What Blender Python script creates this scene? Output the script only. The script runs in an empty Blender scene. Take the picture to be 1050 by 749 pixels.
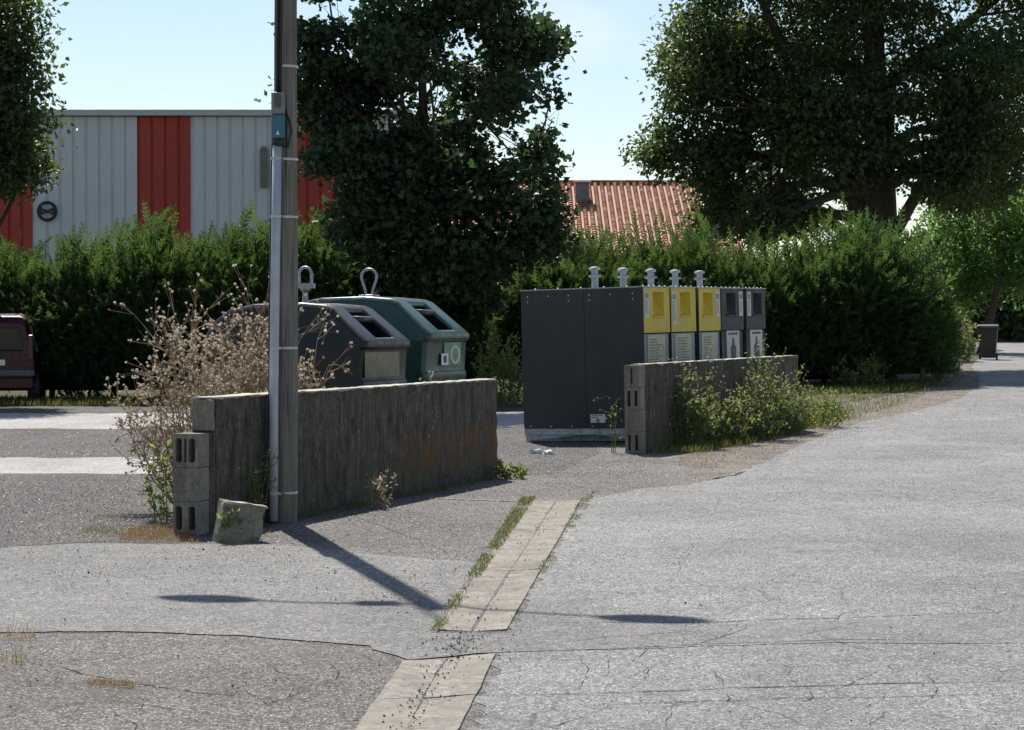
import bpy, bmesh, math, random
import numpy as np
from mathutils import Vector, Matrix, Euler

random.seed(7)
RNG = np.random.RandomState(11)
S = bpy.context.scene
COL = S.collection
R = math.radians

# ------------------------------------------------------------------ camera model
F = 2250.0
CAMZ = 1.5
PITCH = math.atan(37.5 / F)
cp, sp = math.cos(PITCH), math.sin(PITCH)


def at(px, py, d):
    """world point at depth y=d seen at photo pixel (px,py)"""
    a, b = px - 525.0, 374.5 - py
    dy = F * cp + b * sp
    dz = -F * sp + b * cp
    k = d / dy
    return Vector((a * k, d, CAMZ + dz * k))


def sm(t):
    t = np.clip(t, 0, 1)
    return t * t * (3 - 2 * t)


def h(x, y):
    x = np.asarray(x, float); y = np.asarray(y, float)
    z = 0.62 * sm((y - 22) / 55) * sm((x + 4) / 14)
    z = z + 0.010 * np.clip(y - 70, 0, 60) * sm((x + 4) / 14)
    z = z - 0.024 * np.clip(1.5 - x, 0, 2.0) * sm((y - 25) / 3) * (1 - sm((y - 32) / 5))
    return z


def gnd(px, py):
    d = 3375.0 / max(py - 337.0, 6)
    for _ in range(25):
        p = at(px, py, d)
        z = float(h(p.x, p.y))
        slope = (p.z - CAMZ) / d
        d = 0.5 * d + 0.5 * (z - CAMZ) / slope
    p = at(px, py, d)
    return Vector((p.x, p.y, float(h(p.x, p.y))))


# ------------------------------------------------------------------ numpy value noise
_perm = np.random.RandomState(3).rand(64, 64, 64)


def vnoise(p):
    p = np.asarray(p, float)
    i = np.floor(p).astype(int); f = p - i
    f = f * f * (3 - 2 * f)
    out = 0
    for dx in (0, 1):
        for dy in (0, 1):
            for dz in (0, 1):
                w = (f[:, 0] if dx else 1 - f[:, 0]) * (f[:, 1] if dy else 1 - f[:, 1]) * (f[:, 2] if dz else 1 - f[:, 2])
                out = out + w * _perm[(i[:, 0] + dx) % 64, (i[:, 1] + dy) % 64, (i[:, 2] + dz) % 64]
    return out


# ------------------------------------------------------------------ materials
def new_mat(name):
    m = bpy.data.materials.new(name)
    m.use_nodes = True
    nt = m.node_tree
    nt.nodes.clear()
    out = nt.nodes.new('ShaderNodeOutputMaterial')
    return m, nt, out


def N(nt, t, **kw):
    n = nt.nodes.new(t)
    for k, v in kw.items():
        if k in ('operation', 'blend_type', 'feature', 'data_type', 'distance', 'noise_dimensions', 'noise_type', 'bands_direction', 'wave_type', 'color_ramp_mode', 'interpolation_type'):
            setattr(n, k, v)
        else:
            n.inputs[k].default_value = v
    return n


def ramp(nt, fac, stops):
    r = nt.nodes.new('ShaderNodeValToRGB')
    el = r.color_ramp.elements
    while len(el) < len(stops):
        el.new(0.5)
    for e, (p, c) in zip(el, stops):
        e.position = p
        e.color = (*c, 1) if len(c) == 3 else c
    nt.links.new(fac, r.inputs[0])
    return r.outputs[0]


def g(v):
    return (v, v, v)


def mixc(nt, fac, a, b, mode='MIX'):
    m = nt.nodes.new('ShaderNodeMix')
    m.data_type = 'RGBA'; m.blend_type = mode
    for sock, val in ((m.inputs[0], fac), (m.inputs[6], a), (m.inputs[7], b)):
        if hasattr(val, 'is_output'):
            nt.links.new(val, sock)
        elif isinstance(val, (int, float)):
            sock.default_value = val
        else:
            sock.default_value = (*val, 1)
    return m.outputs[2]


def noise(nt, vec, scale, detail=4, rough=0.55, dist=0.0):
    n = nt.nodes.new('ShaderNodeTexNoise')
    n.inputs['Scale'].default_value = scale
    n.inputs['Detail'].default_value = detail
    n.inputs['Roughness'].default_value = rough
    n.inputs['Distortion'].default_value = dist
    if vec is not None:
        nt.links.new(vec, n.inputs['Vector'])
    return n.outputs[0]


def coords(nt, scale=(1, 1, 1), kind='Object'):
    t = nt.nodes.new('ShaderNodeTexCoord')
    m = nt.nodes.new('ShaderNodeMapping')
    m.inputs['Scale'].default_value = scale
    nt.links.new(t.outputs[kind], m.inputs[0])
    return m.outputs[0]


def bump(nt, height, strength, dist=0.01):
    b = nt.nodes.new('ShaderNodeBump')
    b.inputs['Strength'].default_value = strength
    b.inputs['Distance'].default_value = dist
    nt.links.new(height, b.inputs['Height'])
    return b.outputs[0]


def principled(nt, out, col, rough=0.6, metal=0.0, spec=0.5, normal=None):
    p = nt.nodes.new('ShaderNodeBsdfPrincipled')
    if hasattr(col, 'is_output'):
        nt.links.new(col, p.inputs['Base Color'])
    else:
        p.inputs['Base Color'].default_value = (*col, 1)
    if hasattr(rough, 'is_output'):
        nt.links.new(rough, p.inputs['Roughness'])
    else:
        p.inputs['Roughness'].default_value = rough
    p.inputs['Metallic'].default_value = metal
    p.inputs['Specular IOR Level'].default_value = spec
    if normal is not None:
        nt.links.new(normal, p.inputs['Normal'])
    nt.links.new(p.outputs[0], out.inputs[0])
    return p


def mat_plain(name, col, rough=0.5, metal=0.0, spec=0.5, var=0.25, scale=6.0, bumpv=0.0, dirt=None, streak=None):
    """paint / plastic with mottled wear"""
    m, nt, out = new_mat(name)
    v = coords(nt)
    n = noise(nt, v, scale, 6, 0.6)
    lo = tuple(max(c * (1 - var), 0) for c in col); hi = tuple(min(c * (1 + var), 1) for c in col)
    c = ramp(nt, n, [(0.3, lo), (0.7, hi)])
    if dirt:
        d = noise(nt, v, scale * 0.5, 8, 0.7, 0.5)
        f = ramp(nt, d, [(0.52, g(0)), (0.75, g(0.55))])
        c = mixc(nt, f, c, dirt)
    if streak:
        v2 = coords(nt, (9, 9, 0.8))
        d = noise(nt, v2, 2.0, 5, 0.6)
        f = ramp(nt, d, [(0.5, g(0)), (0.72, g(0.6))])
        c = mixc(nt, f, c, streak)
    r = ramp(nt, noise(nt, v, scale * 2, 4), [(0.3, g(max(rough - 0.1, 0.05))), (0.7, g(min(rough + 0.12, 1)))])
    nrm = bump(nt, noise(nt, v, scale * 12, 3), bumpv, 0.004) if bumpv else None
    principled(nt, out, c, r, metal, spec, nrm)
    return m


def mat_asphalt(name, lo, hi, crack=0.5, tint=(0.5, 0.45, 0.4), speck=1.0, patch=0.35):
    m, nt, out = new_mat(name)
    v = coords(nt)
    big = noise(nt, v, 0.5, 6, 0.6, 0.6)
    mid = noise(nt, v, 4.0, 6, 0.65)
    fine = noise(nt, v, 115, 4, 0.85)
    col = ramp(nt, fine, [(0.4, lo), (0.5, tuple((a + b) / 2 for a, b in zip(lo, hi))), (0.6, hi)])
    # light and dark stones showing in the binder
    vo = nt.nodes.new('ShaderNodeTexVoronoi'); vo.inputs['Scale'].default_value = 105
    nt.links.new(v, vo.inputs['Vector'])
    sep = nt.nodes.new('ShaderNodeSeparateColor'); nt.links.new(vo.outputs['Color'], sep.inputs[0])
    lightst = ramp(nt, sep.outputs[0], [(0.72, g(0)), (0.9, g(0.8 * speck))])
    darkst = ramp(nt, sep.outputs[1], [(0.66, g(0)), (0.85, g(0.75 * speck))])
    col = mixc(nt, lightst, col, tuple(min(c * 1.9, 0.6) for c in hi))
    col = mixc(nt, darkst, col, tuple(c * 0.35 for c in lo))
    # broad wear
    bw = ramp(nt, big, [(0.3, g(1 - patch)), (0.7, g(1 + patch * 0.5))])
    col = mixc(nt, 1.0, col, bw, 'MULTIPLY')
    mw = ramp(nt, mid, [(0.3, g(0.82)), (0.7, g(1.12))])
    col = mixc(nt, 1.0, col, mw, 'MULTIPLY')
    cl = noise(nt, v, 24, 5, 0.75)
    col = mixc(nt, 1.0, col, ramp(nt, cl, [(0.34, g(0.68)), (0.66, g(1.3))]), 'MULTIPLY')
    # oily and polished blotches
    on = noise(nt, v, 2.4, 6, 0.7, 1.5)
    col = mixc(nt, ramp(nt, on, [(0.6, g(0)), (0.7, g(0.28))]), col, tuple(c * 0.6 for c in lo))
    # dusty tint drifts
    dn = noise(nt, v, 1.3, 7, 0.65, 1.0)
    col = mixc(nt, ramp(nt, dn, [(0.5, g(0)), (0.75, g(0.35))]), col, tint)
    hgt = fine
    if crack > 0:
        nd = nt.nodes.new('ShaderNodeTexNoise'); nd.inputs['Scale'].default_value = 2.2; nd.inputs['Detail'].default_value = 4
        nt.links.new(v, nd.inputs['Vector'])
        mx = nt.nodes.new('ShaderNodeMix'); mx.data_type = 'RGBA'; mx.blend_type = 'LINEAR_LIGHT'; mx.inputs[0].default_value = 0.14
        nt.links.new(v, mx.inputs[6]); nt.links.new(nd.outputs['Color'], mx.inputs[7])
        vc = nt.nodes.new('ShaderNodeTexVoronoi'); vc.feature = 'DISTANCE_TO_EDGE'; vc.inputs['Scale'].default_value = 1.5
        nt.links.new(mx.outputs[2], vc.inputs['Vector'])
        line = ramp(nt, vc.outputs['Distance'], [(0.0, g(1)), (0.008, g(0.75)), (0.017, g(0))])
        msk = ramp(nt, noise(nt, v, 0.45, 3), [(0.44, g(0)), (0.56, g(min(1, crack * 1.5)))])
        f = nt.nodes.new('ShaderNodeMath'); f.operation = 'MULTIPLY'
        nt.links.new(line, f.inputs[0]); nt.links.new(msk, f.inputs[1])
        col = mixc(nt, f.outputs[0], col, (0.022, 0.02, 0.018))
    nrm = bump(nt, hgt, 0.55, 0.006)
    principled(nt, out, col, 0.85, 0, 0.3, nrm)
    return m


def mat_concrete(name, col, stain=(0.05, 0.048, 0.04), amount=0.7, warm=None, lichen=True):
    m, nt, out = new_mat(name)
    v = coords(nt)
    n1 = noise(nt, v, 5, 8, 0.65)
    c = ramp(nt, n1, [(0.28, tuple(x * 0.55 for x in col)), (0.72, tuple(x * 1.15 for x in col))])
    vs = coords(nt, (7, 7, 1.3))
    st = noise(nt, vs, 1.3, 9, 0.72, 1.2)
    c = mixc(nt, ramp(nt, st, [(0.3, g(0.15 * amount)), (0.62, g(amount))]), c, stain)
    sp = noise(nt, v, 38, 6, 0.8)
    c = mixc(nt, 1.0, c, ramp(nt, sp, [(0.32, g(0.6)), (0.7, g(1.35))]), 'MULTIPLY')
    bl = noise(nt, v, 1.8, 7, 0.6, 0.8)
    c = mixc(nt, ramp(nt, bl, [(0.5, g(0)), (0.72, g(amount * 0.8))]), c, tuple(x * 0.8 for x in stain))
    if warm:
        wn = noise(nt, v, 1.1, 5, 0.6)
        c = mixc(nt, ramp(nt, wn, [(0.46, g(0)), (0.7, g(0.7))]), c, warm)
    if lichen:
        ln = noise(nt, v, 22, 5, 0.7)
        c = mixc(nt, ramp(nt, ln, [(0.66, g(0)), (0.72, g(0.5))]), c, (0.3, 0.29, 0.22))
    fine = noise(nt, v, 60, 4, 0.7)
    nrm = bump(nt, fine, 0.7, 0.008)
    principled(nt, out, c, 0.92, 0, 0.2, nrm)
    return m


def mat_leaf(name, dark, light, trans=0.35, tcol=None, rough=0.5, spec=0.35):
    m, nt, out = new_mat(name)
    ge = nt.nodes.new('ShaderNodeNewGeometry')
    v = coords(nt)
    n = noise(nt, v, 0.6, 3)
    ad = nt.nodes.new('ShaderNodeMath'); ad.operation = 'ADD'
    mu = nt.nodes.new('ShaderNodeMath'); mu.operation = 'MULTIPLY'; mu.inputs[1].default_value = 0.65
    nt.links.new(ge.outputs['Random Per Island'], mu.inputs[0])
    nt.links.new(mu.outputs[0], ad.inputs[0])
    m2 = nt.nodes.new('ShaderNodeMath'); m2.operation = 'MULTIPLY'; m2.inputs[1].default_value = 0.45
    nt.links.new(n, m2.inputs[0]); nt.links.new(m2.outputs[0], ad.inputs[1])
    c = ramp(nt, ad.outputs[0], [(0.15, dark), (0.85, light)])
    p = nt.nodes.new('ShaderNodeBsdfPrincipled')
    nt.links.new(c, p.inputs['Base Color'])
    p.inputs['Roughness'].default_value = rough
    p.inputs['Specular IOR Level'].default_value = spec
    t = nt.nodes.new('ShaderNodeBsdfTranslucent')
    tc = mixc(nt, 0.6, c, tcol if tcol else light)
    nt.links.new(tc, t.inputs['Color'])
    mx = nt.nodes.new('ShaderNodeMixShader'); mx.inputs[0].default_value = trans
    nt.links.new(p.outputs[0], mx.inputs[1]); nt.links.new(t.outputs[0], mx.inputs[2])
    nt.links.new(mx.outputs[0], out.inputs[0])
    return m


def mat_wood(name, col):
    m, nt, out = new_mat(name)
    v = coords(nt, (14, 14, 0.55))
    n = noise(nt, v, 3.2, 8, 0.7, 0.6)
    c = ramp(nt, n, [(0.3, tuple(x * 0.45 for x in col)), (0.5, col), (0.72, tuple(x * 1.7 for x in col))])
    v3 = coords(nt)
    c = mixc(nt, ramp(nt, noise(nt, v3, 0.9, 4), [(0.45, g(0)), (0.75, g(0.5))]), c, (0.13, 0.14, 0.085))
    cr = noise(nt, coords(nt, (30, 30, 0.3)), 2.0, 3, 0.5)
    c = mixc(nt, ramp(nt, cr, [(0.62, g(0)), (0.68, g(0.85))]), c, (0.02, 0.017, 0.014))
    nrm = bump(nt, n, 0.8, 0.01)
    principled(nt, out, c, 0.85, 0, 0.2, nrm)
    return m


def mat_galv(name, col=(0.42, 0.44, 0.46)):
    m, nt, out = new_mat(name)
    v = coords(nt)
    vo = nt.nodes.new('ShaderNodeTexVoronoi'); vo.inputs['Scale'].default_value = 30
    nt.links.new(v, vo.inputs['Vector'])
    sep = nt.nodes.new('ShaderNodeSeparateColor'); nt.links.new(vo.outputs['Color'], sep.inputs[0])
    c = ramp(nt, sep.outputs[0], [(0, tuple(x * 0.75 for x in col)), (1, tuple(min(1, x * 1.2) for x in col))])
    c = mixc(nt, ramp(nt, noise(nt, v, 4, 6), [(0.5, g(0)), (0.8, g(0.5))]), c, (0.2, 0.18, 0.15))
    principled(nt, out, c, 0.5, 0.6, 0.5)
    return m


def mat_earth(name, c1, c2, c3, scale=1.0, rough_bump=0.8):
    m, nt, out = new_mat(name)
    v = coords(nt)
    c = ramp(nt, noise(nt, v, 1.2 * scale, 8, 0.65, 0.5), [(0.3, c1), (0.52, c2), (0.72, c3)])
    fine = noise(nt, v, 45 * scale, 4, 0.7)
    c = mixc(nt, 1.0, c, ramp(nt, fine, [(0.3, g(0.6)), (0.7, g(1.3))]), 'MULTIPLY')
    principled(nt, out, c, 0.95, 0, 0.15, bump(nt, fine, rough_bump, 0.02))
    return m


M = {}
M['road'] = mat_asphalt('road_asphalt', (0.135, 0.131, 0.126), (0.33, 0.32, 0.307), 0.3, (0.27, 0.255, 0.24), 0.8, 0.3)
M['fore'] = mat_asphalt('forecourt_asphalt', (0.075, 0.067, 0.06), (0.21, 0.193, 0.177), 0.3, (0.19, 0.165, 0.14), 1.2, 0.35)
M['park'] = mat_asphalt('parking_asphalt', (0.042, 0.038, 0.035), (0.125, 0.115, 0.108), 0.0, (0.13, 0.11, 0.095), 1.25, 0.3)
M['patch'] = mat_asphalt('trench_repair_asphalt', (0.118, 0.111, 0.104), (0.275, 0.262, 0.247), 0.12, (0.28, 0.265, 0.25), 0.7, 0.18)
M['pale'] = mat_asphalt('pale_gravel_strip', (0.3, 0.285, 0.265), (0.56, 0.53, 0.5), 0, (0.3, 0.28, 0.26), 1.0, 0.25)
M['crack'] = mat_plain('crack_tar', (0.03, 0.027, 0.025), 0.9, 0, 0.2)
M['gutter'] = mat_concrete('gutter_concrete', (0.5, 0.46, 0.4), (0.14, 0.125, 0.105), 0.68, (0.34, 0.29, 0.23), lichen=False)
M['ground'] = mat_earth('dry_earth', (0.05, 0.05, 0.022), (0.1, 0.088, 0.05), (0.16, 0.14, 0.09), 0.6)
M['dirt'] = mat_earth('verge_dirt', (0.14, 0.12, 0.1), (0.23, 0.2, 0.17), (0.32, 0.29, 0.25), 1.5)
M['block'] = mat_concrete('block_concrete', (0.25, 0.215, 0.165), (0.03, 0.027, 0.021), 0.9, (0.2, 0.13, 0.065))
def mat_wall(name, rust_x):
    m, nt, out = new_mat(name)
    v = coords(nt)
    base = noise(nt, v, 6, 8, 0.7)
    c = ramp(nt, base, [(0.3, (0.085, 0.072, 0.055)), (0.5, (0.145, 0.124, 0.095)), (0.72, (0.235, 0.203, 0.157))])
    st = noise(nt, coords(nt, (11, 11, 1.6)), 1.5, 10, 0.8, 0.8)
    c = mixc(nt, ramp(nt, st, [(0.4, g(0)), (0.6, g(0.9))]), c, (0.034, 0.032, 0.028))
    gr = noise(nt, coords(nt, (60, 60, 28)), 1.0, 5, 0.8)
    c = mixc(nt, 1.0, c, ramp(nt, gr, [(0.34, g(0.5)), (0.66, g(1.5))]), 'MULTIPLY')
    sepn = nt.nodes.new('ShaderNodeSeparateXYZ'); nt.links.new(v, sepn.inputs[0])
    def band(sock, a, b):
        mr = nt.nodes.new('ShaderNodeMapRange'); mr.interpolation_type = 'SMOOTHSTEP'
        mr.inputs[1].default_value = a; mr.inputs[2].default_value = b
        nt.links.new(sock, mr.inputs[0]); return mr.outputs[0]
    def mul(a, b):
        q = nt.nodes.new('ShaderNodeMath'); q.operation = 'MULTIPLY'; nt.links.new(a, q.inputs[0]); nt.links.new(b, q.inputs[1]); return q.outputs[0]
    rn = ramp(nt, noise(nt, coords(nt, (3, 3, 2)), 1.0, 6, 0.65), [(0.38, g(0)), (0.6, g(0.85))])
    mask = mul(mul(rn, band(sepn.outputs[0], rust_x, rust_x + 1.6)), mul(band(sepn.outputs[2], 0.66, 0.42), band(sepn.outputs[2], 0.08, 0.22)))
    c = mixc(nt, mask, c, (0.17, 0.085, 0.03))
    mn = ramp(nt, noise(nt, v, 3.0, 8, 0.7), [(0.42, g(0)), (0.62, g(0.7))])
    c = mixc(nt, mul(mn, band(sepn.outputs[2], 0.5, 0.15)), c, (0.085, 0.088, 0.05))
    dp = ramp(nt, noise(nt, coords(nt, (26, 26, 7)), 1.0, 2, 0.5), [(0.7, g(0)), (0.74, g(0.7))])
    c = mixc(nt, dp, c, (0.3, 0.28, 0.24))
    principled(nt, out, c, 0.93, 0, 0.2, bump(nt, gr, 0.35, 0.006))
    return m


M['wall_a'] = mat_wall('stained_block_wall', 3.0)
M['wall_b'] = mat_wall('stained_block_wall_pale', 30.0)
M['blockend'] = mat_concrete('hollow_block_concrete', (0.42, 0.385, 0.32), (0.1, 0.09, 0.065), 0.55, (0.3, 0.22, 0.14))
M['cap'] = mat_concrete('sunlit_pale_concrete', (0.72, 0.65, 0.54), (0.4, 0.36, 0.3), 0.2, None)  # colour brightened to stand in for sun on the wall tops
M['wood'] = mat_wood('weathered_pole_wood', (0.2, 0.185, 0.155))
M['conduit'] = mat_plain('pale_grey_conduit', (0.48, 0.5, 0.53), 0.45, 0.0, 0.4, 0.12, 8, streak=(0.3, 0.3, 0.3))
M['galv'] = mat_galv('galvanised_steel')
M['band'] = mat_plain('steel_band', (0.5, 0.5, 0.5), 0.4, 0.7)
M['black'] = mat_plain('black_plastic', (0.02, 0.02, 0.022), 0.5)
M['hole'] = mat_plain('dark_cavity', (0.012, 0.011, 0.01), 0.9, 0, 0.1)
M['boxgrey'] = mat_plain('fuse_box_grey', (0.22, 0.22, 0.22), 0.4)
M['boxblue'] = mat_plain('fuse_box_blue', (0.05, 0.15, 0.2), 0.5)
M['white'] = mat_plain('white_paint', (0.78, 0.78, 0.78), 0.5, var=0.06)
M['igloo_dark'] = mat_plain('dark_anthracite_polyester', (0.014, 0.0145, 0.0145), 0.38, 0, 0.45, 0.25, 5, 0.15, dirt=(0.035, 0.033, 0.03), streak=(0.022, 0.022, 0.022))
M['igloo_green'] = mat_plain('bottle_green_polyester', (0.013, 0.052, 0.041), 0.33, 0, 0.6, 0.2, 5, 0.15, dirt=(0.06, 0.1, 0.085), streak=(0.045, 0.09, 0.075))
M['bin_dark'] = mat_plain('charcoal_powder_coat', (0.044, 0.0435, 0.044), 0.5, 0, 0.35, 0.14, 1.5, 0, dirt=(0.066, 0.062, 0.058), streak=(0.06, 0.058, 0.057))
M['bin_worn'] = mat_plain('scuffed_charcoal_panel', (0.034, 0.037, 0.037), 0.55, 0, 0.3, 0.25, 6, 0, dirt=(0.085, 0.085, 0.075))
M['bin_yellow'] = mat_plain('faded_yellow_panel', (0.62, 0.46, 0.03), 0.5, 0, 0.4, 0.15, 5, 0, dirt=(0.42, 0.36, 0.15), streak=(0.45, 0.35, 0.08))
M['bin_yellow_in'] = mat_plain('chute_yellow', (0.66, 0.47, 0.03), 0.5, var=0.1)
M['pilaster'] = mat_plain('blue_grey_pilaster', (0.21, 0.25, 0.29), 0.5, dirt=(0.3, 0.3, 0.27))
M['paper'] = mat_plain('faded_notice', (0.55, 0.52, 0.34), 0.6, var=0.12, scale=10, dirt=(0.36, 0.35, 0.2))
M['sticker'] = mat_plain('weathered_sticker', (0.58, 0.57, 0.53), 0.55, var=0.12, scale=9, dirt=(0.35, 0.34, 0.29))
M['ink'] = mat_plain('printing_ink', (0.06, 0.06, 0.07), 0.6)
M['inkpale'] = mat_plain('faded_ink', (0.25, 0.25, 0.2), 0.6)
M['sticker_green'] = mat_plain('green_sticker', (0.16, 0.3, 0.13), 0.5, dirt=(0.35, 0.38, 0.3))
M['sticker_worn'] = mat_plain('worn_olive_sticker', (0.24, 0.23, 0.13), 0.6, var=0.4, scale=9, dirt=(0.3, 0.17, 0.1))
M['vanred'] = mat_plain('dark_red_car_paint', (0.042, 0.003, 0.007), 0.3, 0.0, 0.4, 0.06)
M['glass'] = mat_plain('car_glass', (0.01, 0.013, 0.014), 0.12, 0, 0.4, 0.05)
M['trim'] = mat_plain('grey_trim', (0.1, 0.1, 0.105), 0.6)
M['tyre'] = mat_plain('tyre_rubber', (0.018, 0.018, 0.018), 0.85)
M['lens'] = mat_plain('red_tail_lens', (0.09, 0.005, 0.006), 0.25)
M['clad_grey'] = mat_plain('pale_steel_cladding', (0.66, 0.66, 0.65), 0.5, 0, 0.3, 0.05, 0.5, 0, streak=(0.52, 0.52, 0.51))
M['clad_red'] = mat_plain('red_steel_cladding', (0.42, 0.055, 0.035), 0.5, 0, 0.3, 0.08, 0.5)
M['fascia'] = mat_plain('fascia_grey', (0.5, 0.52, 0.52), 0.5, var=0.06)
M['olive'] = mat_plain('olive_metal', (0.16, 0.18, 0.13), 0.6)
M['plaster'] = mat_plain('house_render', (0.4, 0.33, 0.26), 0.85)


def mat_tiles():
    m, nt, out = new_mat('clay_tiles')
    ge = nt.nodes.new('ShaderNodeNewGeometry')
    c = ramp(nt, ge.outputs['Random Per Island'], [(0, (0.22, 0.07, 0.04)), (0.5, (0.37, 0.135, 0.08)), (0.9, (0.44, 0.185, 0.115)), (1, (0.54, 0.33, 0.23))])
    c = mixc(nt, ramp(nt, noise(nt, coords(nt), 8, 5), [(0.5, g(0)), (0.75, g(0.5))]), c, (0.5, 0.36, 0.28))
    principled(nt, out, c, 0.75, 0, 0.3)
    return m


M['tiles'] = mat_tiles()
M['bark'] = mat_wood('bark', (0.075, 0.062, 0.05))
M['leaf_maple'] = mat_leaf('maple_leaf', (0.028, 0.052, 0.026), (0.072, 0.1, 0.046), 0.36, (0.09, 0.19, 0.05), 0.45, 0.32)
M['leaf_oak'] = mat_leaf('broad_leaf', (0.034, 0.062, 0.026), (0.088, 0.125, 0.045), 0.42, (0.2, 0.29, 0.055), 0.45, 0.35)
M['leaf_bright'] = mat_leaf('bright_leaf', (0.05, 0.11, 0.03), (0.13, 0.21, 0.06), 0.6, (0.28, 0.5, 0.12), 0.5)
M['leaf_hedge'] = mat_leaf('conifer_spray', (0.01, 0.027, 0.012), (0.05, 0.09, 0.032), 0.4, (0.18, 0.3, 0.06), 0.6, 0.2)
M['leaf_weed'] = mat_leaf('weed_leaf', (0.1, 0.14, 0.045), (0.22, 0.255, 0.09), 0.52, (0.4, 0.48, 0.13), 0.6, 0.2)
M['leaf_dry'] = mat_leaf('dry_stem', (0.27, 0.2, 0.125), (0.54, 0.44, 0.31), 0.38, (0.62, 0.5, 0.33), 0.8, 0.1)
M['seed'] = mat_leaf('pale_seed_head', (0.42, 0.34, 0.25), (0.74, 0.66, 0.54), 0.4, (0.75, 0.66, 0.52), 0.8, 0.1)
M['grass'] = mat_leaf('grass_blade', (0.05, 0.075, 0.02), (0.16, 0.17, 0.05), 0.4, (0.26, 0.28, 0.06), 0.6, 0.2)
M['grass_dry'] = mat_leaf('dry_grass_blade', (0.2, 0.13, 0.06), (0.42, 0.31, 0.16), 0.35, (0.42, 0.32, 0.16), 0.7, 0.1)
M['grass_rust'] = mat_leaf('rusty_dry_litter', (0.24, 0.11, 0.05), (0.45, 0.25, 0.13), 0.3, (0.45, 0.25, 0.12), 0.8, 0.1)
M['pebble'] = mat_plain('dark_pebble', (0.03, 0.027, 0.025), 0.8, 0, 0.3, 0.5, 40)
M['stone'] = mat_plain('grey_chipping', (0.22, 0.21, 0.2), 0.85, 0, 0.3, 0.5, 30)


# ------------------------------------------------------------------ object helpers
def tag(o, label=None, cat=None, group=None, kind=None):
    if label: o['label'] = label
    if cat: o['category'] = cat
    if group: o['group'] = group
    if kind: o['kind'] = kind
    return o


def thing(name, label, cat, loc=(0, 0, 0), rot=None, group=None):
    o = bpy.data.objects.new(name, None)
    o.empty_display_size = 0.2
    COL.objects.link(o)
    o.location = loc
    if rot is not None:
        o.rotation_euler = rot if not isinstance(rot, (int, float)) else (0, 0, rot)
    return tag(o, label, cat, group)


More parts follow.
